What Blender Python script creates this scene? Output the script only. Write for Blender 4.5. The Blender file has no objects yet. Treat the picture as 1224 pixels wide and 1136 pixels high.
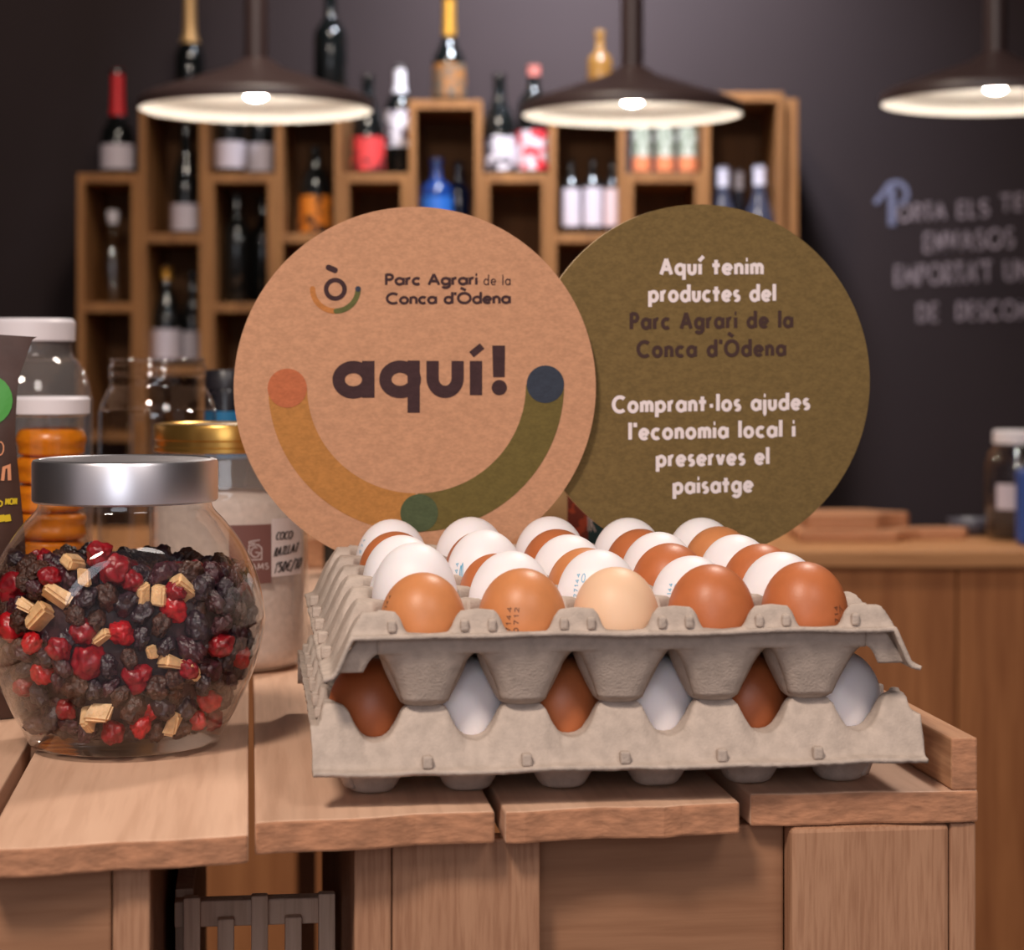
import bpy, bmesh, math, random
from mathutils import Vector, Matrix, noise
PI = math.pi
random.seed(7)
SC = bpy.context.scene
COL = SC.collection

# ------------------------------------------------------------------ camera, world, light
F, HX, HY, CAM = 2500.0, 612.0, 430.0, 1.05      # focal length in px, principal column, horizon row, camera height
def W(px, py, Y):                                  # a pixel at a depth -> world point
    return Vector(((px - HX) / F * Y, Y, CAM - (py - HY) / F * Y))
cd = bpy.data.cameras.new('camera'); cam = bpy.data.objects.new('camera', cd); COL.objects.link(cam)
cam.location = (0, 0, CAM); cam.rotation_euler = (PI / 2, 0, 0)
cd.sensor_width = 36; cd.sensor_fit = 'HORIZONTAL'; cd.lens = F * 36 / 1224
cd.shift_y = (HY - 568) / 1224.0
cd.clip_start = 0.02
cd.dof.use_dof = True; cd.dof.focus_distance = 1.12; cd.dof.aperture_fstop = 10.5
SC.camera = cam
SC.view_settings.view_transform = 'Standard'; SC.view_settings.look = 'None'
SC.view_settings.gamma = 1; SC.view_settings.use_curve_mapping = False
SC.view_settings.exposure = 0.5

def S(r, g, b):
    f = lambda c: (c / 255 / 12.92) if c / 255 <= .04045 else ((c / 255 + .055) / 1.055) ** 2.4
    return (f(r), f(g), f(b), 1)

wd = bpy.data.worlds.new('world'); SC.world = wd; wd.use_nodes = True
wd.node_tree.nodes['Background'].inputs[0].default_value = (.62, .52, .54, 1)
wd.node_tree.nodes['Background'].inputs[1].default_value = .30

def area(name, loc, target, size, power, color=(1, .86, .74)):
    l = bpy.data.lights.new(name, 'AREA'); l.shape = 'DISK'; l.size = size; l.energy = power; l.color = color
    o = bpy.data.objects.new(name, l); COL.objects.link(o); o.location = loc
    o.rotation_euler = (Vector(target) - Vector(loc)).to_track_quat('-Z', 'Y').to_euler()
    return o
area('ceiling_spot_key', (-.6, -.35, 2.6), (.03, 1.15, .9), .4, 28)
area('ceiling_spot_fill', (.9, -.6, 2.5), (.05, 1.2, .95), .7, 9, (1, .9, .84))
area('ceiling_spot_back', (.55, 2.5, 2.8), (0, 1.2, .85), .25, 17, (1, .88, .78))
area('ceiling_spot_shelf', (-.3, 3.3, 2.95), (-.2, 5.2, 1.4), .4, 22, (1, .86, .72))
area('added_front_fill', (-.12, -1.4, 1.5), (-.12, 1.2, .85), 1.0, 6.5, (.88, .92, 1.0))  # unseen cool fill added behind the camera for front faces and reflections
area('wall_washer', (.25, 4.5, 2.9), (.2, 5.6, 1.85), .3, 17, (.82, .88, 1.0)).data.spread = math.radians(80)
area('added_shelf_glint', (.2, 2.2, 3.0), (-.1, 5.2, 1.6), .09, 3.5, (.72, .84, 1.0))  # small cool light, added to give the shelf bottles bluish highlights

# ------------------------------------------------------------------ materials
MC = {}
def new_mat(name):
    m = bpy.data.materials.new(name); m.use_nodes = True
    return m, m.node_tree, m.node_tree.nodes['Principled BSDF']
def mat(name, col, rough=.5, metal=0, spec=.5, var=0, vscale=60, bump=0, bscale=200, emis=0, sss=0, coat=0, stretch=(1, 1, 1)):
    if name in MC: return MC[name]
    m, t, p = new_mat(name); N = t.nodes; L = t.links
    p.inputs['Base Color'].default_value = col; p.inputs['Roughness'].default_value = rough
    p.inputs['Metallic'].default_value = metal; p.inputs['Specular IOR Level'].default_value = spec
    p.inputs['Coat Weight'].default_value = coat
    if sss:
        p.inputs['Subsurface Weight'].default_value = sss; p.inputs['Subsurface Radius'].default_value = (.008, .004, .002)
        p.inputs['Subsurface Scale'].default_value = .6
    if emis:
        p.inputs['Emission Color'].default_value = col; p.inputs['Emission Strength'].default_value = emis
    if var or bump:
        tc = N.new('ShaderNodeTexCoord'); mp = N.new('ShaderNodeMapping'); mp.inputs['Scale'].default_value = stretch
        L.new(tc.outputs['Object'], mp.inputs['Vector'])
    if var:
        n = N.new('ShaderNodeTexNoise'); n.inputs['Scale'].default_value = vscale; n.inputs['Detail'].default_value = 6
        L.new(mp.outputs[0], n.inputs['Vector'])
        r = N.new('ShaderNodeValToRGB'); c = Vector(col[:3])
        r.color_ramp.elements[0].position = .3; r.color_ramp.elements[1].position = .7
        r.color_ramp.elements[0].color = (*(c * (1 - var)), 1); r.color_ramp.elements[1].color = (*[min(1, x * (1 + var)) for x in c], 1)
        L.new(n.outputs['Fac'], r.inputs['Fac']); L.new(r.outputs[0], p.inputs['Base Color'])
    if bump:
        n2 = N.new('ShaderNodeTexNoise'); n2.inputs['Scale'].default_value = bscale; n2.inputs['Detail'].default_value = 5
        L.new(mp.outputs[0], n2.inputs['Vector'])
        b = N.new('ShaderNodeBump'); b.inputs['Strength'].default_value = bump; b.inputs['Distance'].default_value = .001
        L.new(n2.outputs['Fac'], b.inputs['Height']); L.new(b.outputs[0], p.inputs['Normal'])
    MC[name] = m
    return m
def wood(name, c1, c2, grain='Y', rough=.62, sc=1.0, bump=.25, spots=0.0):
    """long-grain wood: noise stretched along the grain axis, plus broad bands and fine pores"""
    if name in MC: return MC[name]
    m, t, p = new_mat(name); N = t.nodes; L = t.links
    tc = N.new('ShaderNodeTexCoord'); mp = N.new('ShaderNodeMapping')
    s = [38 * sc] * 3; s['XYZ'.index(grain)] = 2.2 * sc
    mp.inputs['Scale'].default_value = s; L.new(tc.outputs['Object'], mp.inputs['Vector'])
    oi = N.new('ShaderNodeObjectInfo'); ad = N.new('ShaderNodeVectorMath'); ad.operation = 'ADD'
    ml = N.new('ShaderNodeMath'); ml.operation = 'MULTIPLY'; ml.inputs[1].default_value = 37
    L.new(oi.outputs['Random'], ml.inputs[0]); L.new(mp.outputs[0], ad.inputs[0]); L.new(ml.outputs[0], ad.inputs[1])
    n = N.new('ShaderNodeTexNoise'); n.inputs['Scale'].default_value = 1.0; n.inputs['Detail'].default_value = 7
    n.inputs['Roughness'].default_value = .62; n.inputs['Distortion'].default_value = .6
    L.new(ad.outputs[0], n.inputs['Vector'])
    r = N.new('ShaderNodeValToRGB'); r.color_ramp.elements[0].position = .3; r.color_ramp.elements[1].position = .68
    r.color_ramp.elements[0].color = c1; r.color_ramp.elements[1].color = c2
    L.new(n.outputs['Fac'], r.inputs['Fac']); out = r.outputs[0]
    n2 = N.new('ShaderNodeTexNoise'); n2.inputs['Scale'].default_value = 9; n2.inputs['Detail'].default_value = 4
    L.new(ad.outputs[0], n2.inputs['Vector'])
    mx = N.new('ShaderNodeMix'); mx.data_type = 'RGBA'; mx.blend_type = 'MULTIPLY'; mx.inputs[0].default_value = .35 + spots
    r2 = N.new('ShaderNodeValToRGB'); r2.color_ramp.elements[0].position = .38; r2.color_ramp.elements[1].position = .55
    r2.color_ramp.elements[0].color = (.62, .52, .46, 1); r2.color_ramp.elements[1].color = (1, 1, 1, 1)
    L.new(n2.outputs['Fac'], r2.inputs['Fac']); L.new(out, mx.inputs[6]); L.new(r2.outputs[0], mx.inputs[7])
    L.new(mx.outputs[2], p.inputs['Base Color'])
    b = N.new('ShaderNodeBump'); b.inputs['Strength'].default_value = bump; b.inputs['Distance'].default_value = .0012
    L.new(n2.outputs['Fac'], b.inputs['Height']); L.new(b.outputs[0], p.inputs['Normal'])
    p.inputs['Roughness'].default_value = rough; p.inputs['Specular IOR Level'].default_value = .3
    MC[name] = m
    return m
def glass(name, tint=(.97, .97, .97), base=.045, edge=.85, power=3.6, rough=.015, milky=0):
    """thin-walled glass: clear straight through, mirror-like towards grazing angles"""
    if name in MC: return MC[name]
    m, t, p = new_mat(name); N = t.nodes; L = t.links
    tr = N.new('ShaderNodeBsdfTransparent'); tr.inputs[0].default_value = (*tint, 1)
    gl = N.new('ShaderNodeBsdfGlossy'); gl.inputs['Roughness'].default_value = rough; gl.inputs[0].default_value = (.95, .95, .95, 1)
    lw = N.new('ShaderNodeLayerWeight'); lw.inputs['Blend'].default_value = .5
    pw = N.new('ShaderNodeMath'); pw.operation = 'POWER'; pw.inputs[1].default_value = power
    ma = N.new('ShaderNodeMath'); ma.operation = 'MULTIPLY_ADD'; ma.inputs[1].default_value = edge; ma.inputs[2].default_value = base
    mix = N.new('ShaderNodeMixShader')
    L.new(lw.outputs['Facing'], pw.inputs[0]); L.new(pw.outputs[0], ma.inputs[0]); L.new(ma.outputs[0], mix.inputs[0])
    src = tr.outputs[0]
    if milky:
        df = N.new('ShaderNodeBsdfDiffuse'); df.inputs[0].default_value = (.8, .76, .74, 1)
        m2 = N.new('ShaderNodeMixShader'); m2.inputs[0].default_value = milky
        L.new(src, m2.inputs[1]); L.new(df.outputs[0], m2.inputs[2]); src = m2.outputs[0]
    L.new(src, mix.inputs[1]); L.new(gl.outputs[0], mix.inputs[2])
    L.new(mix.outputs[0], N['Material Output'].inputs['Surface'])
    MC[name] = m
    return m

# ------------------------------------------------------------------ mesh helpers
class MB:
    def __init__(s): s.v = []; s.f = []; s.mi = []; s.smooth = False
    def add(s, vs, fs, mi=0):
        o = len(s.v); s.v += [tuple(v) for v in vs]
        for f in fs: s.f.append(tuple(i + o for i in f)); s.mi.append(mi)
        return s
    def box(s, x0, x1, y0, y1, z0, z1, mi=0):
        vs = [(x, y, z) for z in (z0, z1) for y in (y0, y1) for x in (x0, x1)]
        return s.add(vs, [(0, 2, 3, 1), (4, 5, 7, 6), (0, 1, 5, 4), (2, 6, 7, 3), (0, 4, 6, 2), (1, 3, 7, 5)], mi)
    def lathe(s, prof, seg=48, c=(0, 0), a0=0, a1=2 * PI, mi=0):
        full = abs(a1 - a0 - 2 * PI) < 1e-6; n = seg if full else seg + 1
        vs = []; fs = []
        for r, z in prof:
            for k in range(n):
                a = a0 + (a1 - a0) * k / seg
                vs.append((c[0] + r * math.cos(a), c[1] + r * math.sin(a), z))
        for i in range(len(prof) - 1):
            for k in range(seg):
                k2 = (k + 1) % n
                fs.append((i * n + k, i * n + k2, (i + 1) * n + k2, (i + 1) * n + k))
        return s.add(vs, fs, mi)
    def build(s, name, m, parent=None, loc=(0, 0, 0), rot=(0, 0, 0), smooth=False, bevel=0, seg=2, auto=None):
        me = bpy.data.meshes.new(name); me.from_pydata(s.v, [], s.f); me.update()
        for mm in (m if isinstance(m, (list, tuple)) else [m]): me.materials.append(mm)
        for p, i in zip(me.polygons, s.mi): p.material_index = i; p.use_smooth = smooth
        bm = bmesh.new(); bm.from_mesh(me)
        bmesh.ops.remove_doubles(bm, verts=bm.verts, dist=1e-7)
        bm.to_mesh(me); bm.free()
        o = bpy.data.objects.new(name, me); COL.objects.link(o)
        o.location = loc; o.rotation_euler = rot
        if parent: o.parent = parent
        if bevel:
            b = o.modifiers.new('bevel', 'BEVEL'); b.width = bevel; b.segments = seg; b.limit_method = 'ANGLE'
        if auto is not None:
            me.set_sharp_from_angle(angle=math.radians(auto))
        return o
def tag(o, label, cat, group=None, kind=None):
    if label: o['label'] = label
    if cat: o['category'] = cat
    if group: o['group'] = group
    if kind: o['kind'] = kind
    return o
def thing(name, label, cat, loc=(0, 0, 0), rz=0, group=None):
    o = bpy.data.objects.new(name, None); COL.objects.link(o); o.location = loc; o.rotation_euler = (0, 0, rz)
    o.empty_display_size = .02
    return tag(o, label, cat, group)
def struct(name, mb, m, **k):
    o = mb.build(name, m, **k); o['kind'] = 'structure'; return o
def interp(x, xs, ys):
    if x <= xs[0]: return ys[0]
    for i in range(1, len(xs)):
        if x <= xs[i]:
            t = (x - xs[i - 1]) / (xs[i] - xs[i - 1]); return ys[i - 1] + (ys[i] - ys[i - 1]) * t
    return ys[-1]
def sst(a, b, x):
    t = max(0, min(1, (x - a) / (b - a))); return t * t * (3 - 2 * t)

# ------------------------------------------------------------------ a stroke alphabet (geometric sans), for all writing in the place
def arc(cx, cy, rx, ry, a0, a1, n=18):
    return [(cx + rx * math.cos(math.radians(a0 + (a1 - a0) * i / n)), cy + ry * math.sin(math.radians(a0 + (a1 - a0) * i / n))) for i in range(n + 1)]
X = .62; R_ = .30
def bowl(cx=R_): return arc(cx, X / 2, R_, X / 2, 0, 360, 28)
def dot(x, y, r=.05): return [(x - r, y), (x + r, y)]
G = {
 'o': ([bowl()], .6), 'a': ([bowl(), [(.6, X + .05), (.6, -.05)]], .6), 'd': ([bowl(), [(.6, 1.12), (.6, -.05)]], .6),
 'p': ([bowl(), [(0, X + .05), (0, -.42)]], .6), 'q': ([bowl(), [(.6, X + .05), (.6, -.42)]], .6),
 'g': ([bowl(), [(.6, X + .05), (.6, -.08)] + arc(.3, -.08, .3, .27, 0, -150, 12)], .6),
 'c': ([arc(.3, X / 2, R_, X / 2, 48, 312)], .5), 'e': ([arc(.3, X / 2, R_, X / 2, 0, 318), [(.02, X / 2), (.62, X / 2)]], .58),
 'i': ([[(0, -.05), (0, X + .05)], dot(0, .96, .07)], 0), 'í': ([[(0, -.05), (0, X + .05)], [(-.08, .87), (.28, 1.2)]], .05),
 'j': ([[(0, X + .05), (0, -.22)] + arc(-.12, -.22, .12, .15, 0, -80, 6)[1:], dot(0, .96, .07)], 0),
 'l': ([[(0, -.05), (0, 1.12)]], 0), 't': ([[(.15, -.05), (.15, .95)], [(-.14, X - .04), (.44, X - .04)]], .34),
 'n': ([[(0, -.05), (0, X + .05)], arc(.23, X - .24, .23, .24, 180, 0, 14) + [(.46, -.05)]], .46),
 'm': ([[(0, -.05), (0, X + .05)], arc(.2, X - .21, .2, .21, 180, 0, 12) + [(.4, -.05)], arc(.6, X - .21, .2, .21, 180, 0, 12) + [(.8, -.05)]], .8),
 'u': ([[(0, X + .05), (0, .24)] + arc(.23, .24, .23, .24, 180, 360, 14) + [(.46, X + .05)]], .46),
 'r': ([[(0, -.05), (0, X + .05)], arc(.22, X - .24, .22, .24, 180, 70, 9)], .26),
 's': ([arc(.17, .465, .15, .155, 40, 270, 12) + arc(.17, .155, .17, .155, 90, -140, 12)], .34),
 'v': ([[(-.02, X + .05), (.24, -.03)], [(.24, -.03), (.50, X + .05)]], .48),
 'A': ([[(-.02, -.05), (.38, 1.03)], [(.38, 1.03), (.78, -.05)], [(.13, .32), (.63, .32)]], .76),
 'P': ([[(0, -.05), (0, 1.05)], [(0, 1), (.24, 1)] + arc(.24, .74, .26, .26, 90, -90, 12) + [(0, .48)]], .5),
 'C': ([arc(.5, .5, .5, .5, 48, 312, 24)], .84), 'O': ([arc(.5, .5, .5, .5, 0, 360, 32)], 1.0),
 'Ò': ([arc(.5, .5, .5, .5, 0, 360, 32), [(.2, 1.55), (.62, 1.3)]], 1.0),
 '-': ([[(0, .3), (.27, .3)]], .27), "'": ([[(0, 1.1), (0, .8)]], 0), '.': ([dot(0, .02)], 0),
 'E': ([[(0, -.05), (0, 1.05)], [(0, 1), (.45, 1)], [(0, .5), (.4, .5)], [(0, 0), (.45, 0)]], .45),
 'L': ([[(0, 1.05), (0, 0), (.42, 0)]], .42), 'T': ([[(.28, -.05), (.28, 1)], [(-.04, 1), (.6, 1)]], .56),
 'S': ([arc(.25, .75, .23, .25, 40, 270, 12) + arc(.25, .25, .25, .25, 90, -140, 12)], .5),
 'N': ([[(0, -.05), (0, 1.05)], [(0, 1.0), (.58, 0)], [(.58, -.05), (.58, 1.05)]], .58),
 'V': ([[(0, 1.03), (.32, 0)], [(.32, 0), (.64, 1.03)]], .64),
 'M': ([[(0, -.05), (.08, 1.05)], [(.08, 1), (.4, .2)], [(.4, .2), (.72, 1)], [(.72, 1.05), (.8, -.05)]], .8),
 'R': ([[(0, -.05), (0, 1.05)], [(0, 1), (.24, 1)] + arc(.24, .74, .26, .26, 90, -90, 12) + [(0, .48)], [(.2, .48), (.52, -.05)]], .52),
 'D': ([[(0, -.05), (0, 1.05)], [(0, 1), (.2, 1)] + arc(.2, .5, .42, .5, 90, -90, 16) + [(0, 0)]], .62),
 'U': ([[(0, 1.05), (0, .28)] + arc(.27, .28, .27, .28, 180, 360, 14) + [(.54, 1.05)]], .54),
 'G': ([arc(.5, .5, .5, .5, 45, 350, 24), [(.5, .42), (1.02, .42)]], .96),
 'K': ([[(0, -.05), (0, 1.05)], [(.5, 1.05), (.04, .45)], [(.15, .6), (.54, -.05)]], .54),
 'I': ([[(0, -.05), (0, 1.05)]], 0), '1': ([[(.0, .8), (.18, 1.02), (.18, -.05)]], .2),
 '5': ([[(.45, 1), (.08, 1), (.03, .58)] + arc(.22, .32, .25, .31, 120, -140, 14)], .48),
 '0': ([arc(.25, .5, .25, .5, 0, 360, 20)], .5), '/': ([[(0, -.2), (.35, 1.15)]], .35),
 '7': ([[(0, 1), (.46, 1), (.15, -.05)]], .46), '4': ([[(.4, -.05), (.4, 1), (0, .3), (.56, .3)]], .55),
 '2': ([arc(.23, .75, .23, .25, 160, -30, 10) + [(0, 0), (.48, 0)]], .48), '3': ([arc(.2, .76, .22, .24, 140, -90, 10) + arc(.2, .26, .26, .26, 90, -140, 10)], .46),
 '€': ([arc(.45, .5, .38, .5, 50, 310, 18), [(-.05, .6), (.55, .6)], [(-.05, .42), (.5, .42)]], .7),
 ' ': ([], .26),
}
def layout(text, gap):
    x = 0; out = []
    for ch in text:
        st, w = G[ch]
        out += [[(x + px, py) for px, py in l] for l in st]; x += w + gap
    return out, x - gap
LIFTS = [0.0]
def ribbon(mb, pts, w, put, mi=0):
    """a flat stroke of width w along pts; put maps (x, y) to 3-D"""
    n = len(pts)
    if n < 2: return
    LIFTS[0] = (LIFTS[0] + 5e-6) % 1.5e-4
    closed = n > 3 and math.dist(pts[0], pts[-1]) < 1e-6
    L, Rr = [], []
    for i in range(n):
        a = pts[i - 1] if i else (pts[-2] if closed else pts[0]); b = pts[i + 1] if i < n - 1 else (pts[1] if closed else pts[-1])
        p = pts[i]
        d1 = Vector((p[0] - a[0], p[1] - a[1])); d2 = Vector((b[0] - p[0], b[1] - p[1]))
        if d1.length < 1e-9: d1 = d2
        if d2.length < 1e-9: d2 = d1
        d1.normalize(); d2.normalize(); d = (d1 + d2)
        if d.length < 1e-4: d = d1
        d.normalize(); k = 1 / max(.5, d.dot(d1)); nx, ny = -d.y * w / 2 * k, d.x * w / 2 * k
        L.append((p[0] + nx, p[1] + ny)); Rr.append((p[0] - nx, p[1] - ny))
    mb.add([put(*q) for q in L] + [put(*q) for q in Rr], [(i, n + i, n + i + 1, i + 1) for i in range(n - 1)], mi)
def write(mb, text, x0, x1, y, cap, w, put, gap=.3, slope=0, slant=0):
    """text from x0 to x1 on baseline y with capital height cap and stroke w (same units)"""
    st, tw = layout(text, gap)
    kx = (x1 - x0 - w) / max(tw, .01); ky = cap - w
    for l in st:
        ribbon(mb, [(x0 + w / 2 + px * kx + slant * py * ky, y + w / 2 + py * ky + slope * (px * kx)) for px, py in l], w, put)
def discpoly(mb, cx, cy, r, put, n=40, a0=0, a1=360):
    LIFTS[0] = (LIFTS[0] + 5e-6) % 1.5e-4
    vs = [put(cx, cy)] + [put(*p) for p in arc(cx, cy, r, r, a0, a1, n)]
    mb.add(vs, [(0, i + 1, i + 2) for i in range(n)])

# ------------------------------------------------------------------ the setting
TZ = CAM - .211                                    # top of the display planks
A = math.atan2(314, F); E = Vector((math.cos(A), math.sin(A), 0)); D = Vector((-math.sin(A), math.cos(A), 0))
def P(s, t, z=TZ): v = E * s + D * t; return Vector((v.x, v.y, z))
def st(X_, Y_): return X_ * E.x + Y_ * E.y, X_ * D.x + Y_ * D.y

wallm = mat('aubergine_wall_paint', S(46, 35, 36), .75, spec=.25, var=.12, vscale=1.3)
struct('wall_back', MB().box(-3.6, 3.6, 5.6, 5.75, 0, 3.4), wallm)
wl = bpy.data.objects['wall_back']
struct('wall_left', MB().box(-3.75, -3.6, -1.5, 5.75, 0, 3.4), wallm)
struct('wall_right', MB().box(3.6, 3.75, -1.5, 5.75, 0, 3.4), wallm)
struct('floor', MB().box(-3.75, 3.75, -1.5, 5.75, -.08, 0), mat('brown_tile_floor', S(96, 76, 64), .45, var=.15, vscale=6))
chalk = mat('chalk_paint', S(144, 128, 132), .9, spec=.1, var=.3, vscale=30)
mb = MB(); YW = 5.595
def chalk_put(px, py): return W(px, -py, YW)
for text, x0, x1, y, cap, sl in (('ORTA', 1072, 1131, 266, 22, .06), ('ELS', 1144, 1183, 262, 22, .06), ('TEUS', 1195, 1258, 254, 22, .06),
                             ('ENVASOS', 1104, 1213, 303, 25, .06), ("EMPORTA'T", 1069, 1186, 343, 26, .05), ('UN', 1200, 1234, 337, 26, .05),
                             ('DE', 1096, 1123, 386, 24, .02), ('DESCOMPTE', 1143, 1268, 384, 24, .02)):
    write(mb, text, x0, x1, -y, cap, 3.6, chalk_put, slope=sl)
mb.build('chalk_lettering', chalk, wl)
mb = MB()
ribbon(mb, [(1046, -243), (1052, -236), (1058, -228)] + arc(1071, -232, 13, 14, 140, -80, 14), 6, chalk_put)
ribbon(mb, [(1066, -224), (1066, -270)], 8, chalk_put)
o = mb.build('chalk_initial', mat('pale_chalk', S(122, 122, 146), .9, spec=.1), wl); o['label'] = 'larger bluish capital letter starting the chalk text'

# counter behind
cw = wood('counter_wood', S(150, 92, 54), S(192, 128, 80), 'Z', .5, .35)
cwt = wood('counter_top_wood', S(178, 122, 78), S(208, 152, 104), 'X', .45, .35)
CY0, CY1 = 3.5, 4.0; CZ = CAM - (658 - HY) / F * CY0
ct = thing('shop_counter', 'long brown wooden shop counter in front of the dark back wall', 'counter', (0, CY0, 0))
MB().box(-2.6, 2.6, 0, .5, CZ - .03, CZ).build('worktop', cwt, ct, bevel=.004)
for k in range(14):
    MB().box(-2.58 + k * .37, -2.58 + k * .37 + .367, .02, .045, .0, CZ - .03).build('front_board', cw, ct, bevel=.002)
MB().box(-2.58, 2.58, .46, .48, 0, CZ - .03).build('back_panel', cw, ct)

# ------------------------------------------------------------------ wine shelf
sw = wood('shelf_wood', S(132, 88, 50), S(170, 118, 70), 'Z', .6, .5)
swb = wood('shelf_back_wood', S(104, 70, 42), S(128, 88, 54), 'Z', .7, .5)
SY = 5.2; SD = .34
def wx(px): return (px - HX) / F * SY
def wz(py): return CAM - (py - HY) / F * SY
LOW, HIGH = (207, 362, 517, 672), (119, 279, 437, 595)
COLS = [(92, 165.5, LOW), (166, 246.5, HIGH), (247, 328.5, LOW), (329, 408, HIGH), (408.5, 488, LOW), (488.5, 576, HIGH),
        (576.5, 656, LOW), (656.5, 748, HIGH), (748.5, 840, LOW), (840.5, 937, (110, 340, 470, 595))]
where = ['leftmost, low column of the wine shelf', 'second from left, tall, behind the left lamp', 'third from left, low', 'fourth from left, tall, with an orange-labelled bottle',
         'fifth from left, low, under a red-labelled bottle', 'tall middle column under the gold-necked bottle', 'low column right of the tall middle one', 'tall, behind the middle lamp',
         'low, holding three green-topped bottles', 'rightmost and tallest column of the wine shelf']
for (x0, x1, ys), wh in zip(COLS, where):
    X0, X1, ZT = wx(x0), wx(x1), wz(ys[0]); th = .0178
    c = thing('shelf_column', 'brown wooden crate column, ' + wh, 'shelf', (X0, SY, 0), 0, 'staggered wooden columns of the wine shelf')
    w = X1 - X0
    MB().box(0, th, 0, SD, 0, ZT).build('side_panel', sw, c, bevel=.002)
    MB().box(w - th, w, 0, SD, 0, ZT).build('side_panel', sw, c, bevel=.002)
    MB().box(th, w - th, SD - .012, SD, .02, ZT - .02).build('back_panel', swb, c)
    for y in ys:
        MB().box(th, w - th, 0.002, SD - .012, wz(y) - .024, wz(y)).build('top_board' if y == ys[0] else 'shelf', sw, c, bevel=.002)
c = thing('shelf_column', 'plain upright wooden panel closing the right end of the wine shelf', 'shelf', (wx(937.5), SY + .03, 0), 0, 'staggered wooden columns of the wine shelf')
MB().box(0, wx(956) - wx(937.5), 0, SD - .03, 0, wz(116)).build('side_panel', sw, c, bevel=.002)

# ------------------------------------------------------------------ bottles
PROF = {
 'bordeaux': [(0, 0), (.9, 0), (1, .02), (1, .60), (.95, .66), (.72, .72), (.46, .77), (.38, .82), (.36, .965), (.41, .968), (.41, .995), (.34, 1), (0, 1)],
 'burgundy': [(0, 0), (.9, 0), (1, .02), (1, .46), (.93, .53), (.72, .63), (.5, .71), (.38, .78), (.35, .965), (.41, .968), (.41, .995), (.34, 1), (0, 1)],
 'slim': [(0, 0), (.9, 0), (1, .02), (1, .36), (.93, .42), (.7, .49), (.5, .545), (.43, .59), (.38, .8), (.37, .955), (.44, .96), (.44, .99), (.36, 1), (0, 1)],
 'beer': [(0, 0), (.9, 0), (1, .02), (1, .52), (.92, .6), (.66, .7), (.44, .78), (.36, .9), (.34, .965), (.44, .97), (.44, .995), (.3, 1), (0, 1)],
 'spirit': [(0, 0), (.92, 0), (1, .03), (1, .56), (.9, .64), (.5, .7), (.34, .74), (.32, .92), (.42, .925), (.42, .99), (.38, 1), (0, 1)],
}
darkg = mat('black_bottle_glass', (.006, .007, .007, 1), .07, spec=.6)
blueg = mat('blue_bottle_glass', S(20, 50, 110), .08, spec=.6)
clearg = glass('clear_bottle_glass', (.86, .84, .8), .06, .8, 2.6)
amber = mat('gold_liquor', S(120, 84, 40), .15)
def printed(name, c, ink, thr=.52, scale=55):
    if name in MC: return MC[name]
    m, t, p = new_mat(name); N = t.nodes; L = t.links
    tc = N.new('ShaderNodeTexCoord'); n = N.new('ShaderNodeTexNoise'); n.inputs['Scale'].default_value = scale; n.inputs['Detail'].default_value = 2
    r = N.new('ShaderNodeValToRGB'); r.color_ramp.interpolation = 'CONSTANT'
    r.color_ramp.elements[0].color = c; r.color_ramp.elements[1].color = ink; r.color_ramp.elements[1].position = thr
    L.new(tc.outputs['Object'], n.inputs['Vector']); L.new(n.outputs['Fac'], r.inputs['Fac']); L.new(r.outputs[0], p.inputs['Base Color'])
    p.inputs['Roughness'].default_value = .6; MC[name] = m
    return m
white = mat('white_paper_label', S(202, 192, 202), .6)
def bottle(px, ybase, ytop, wpx, kind, gm, lab=None, cap=None, label='', Y=SY + .1, pat=None, name='wine_bottle', group='bottles on the wine shelf', zbase=None):
    z0 = CAM - (ybase - HY) / F * SY if zbase is None else zbase
    Hh = CAM - (ytop - HY) / F * Y - z0; Rr = wpx / 2 / F * Y
    t = thing(name, label, 'bottle', ((px - HX) / F * Y, Y, z0 + .0005), random.uniform(-.4, .4), group)
    pr = [(r * Rr, z * Hh) for r, z in PROF[kind]]
    MB().lathe(pr, 32).build('glass_body', gm, t, smooth=True, auto=40)
    prof = lambda z: interp(z, [q[1] for q in PROF[kind]], [q[0] for q in PROF[kind]]) * Rr
    if lab:
        a, b, m = lab
        MB().lathe([(prof(a) + .0006, a * Hh), (prof((a + b) / 2) + .0006, (a + b) / 2 * Hh), (prof(b) + .0006, b * Hh)], 26, a0=-PI / 2 - 1.75, a1=-PI / 2 + 1.75).build('paper_label', m, t, smooth=True)
    if pat:
        a, b, m = pat
        MB().lathe([(prof(a) + .0009, a * Hh), (prof(b) + .0009, b * Hh)], 26, a0=-PI / 2 - 1.5, a1=-PI / 2 + 1.5).build('label_band', m, t, smooth=True)
    if cap:
        a, m = cap
        zs = [a + (1 - a) * i / 6 for i in range(7)]
        MB().lathe([(prof(z) + .0008, z * Hh) for z in zs] + [(0, Hh + .001)], 24).build('capsule', m, t, smooth=True, auto=40)
    return t
red = mat('red_foil', S(205, 28, 36), .35); gold = mat('gold_foil', S(205, 150, 60), .35, .6); silver = mat('silver_foil', S(214, 208, 222), .4, .1)
whitecap = mat('white_foil', S(226, 220, 226), .5); salmon = mat('salmon_foil', S(190, 110, 100), .5)
o_lab = printed('orange_black_label', S(225, 130, 35), S(40, 22, 14), .54, 40)
r_lab = printed('red_black_label', S(215, 62, 62), S(60, 20, 24), .56, 45)
g_lab = printed('grey_black_label', S(205, 198, 206), S(50, 44, 52), .52, 42)
rw_lab = printed('white_red_label', S(214, 200, 208), S(215, 50, 60), .53, 32)
w_lab = printed('white_purple_label', S(215, 206, 212), S(70, 44, 66), .55, 30)
gd_lab = printed('gold_brown_label', S(150, 98, 48), S(96, 84, 70), .5, 50)
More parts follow.
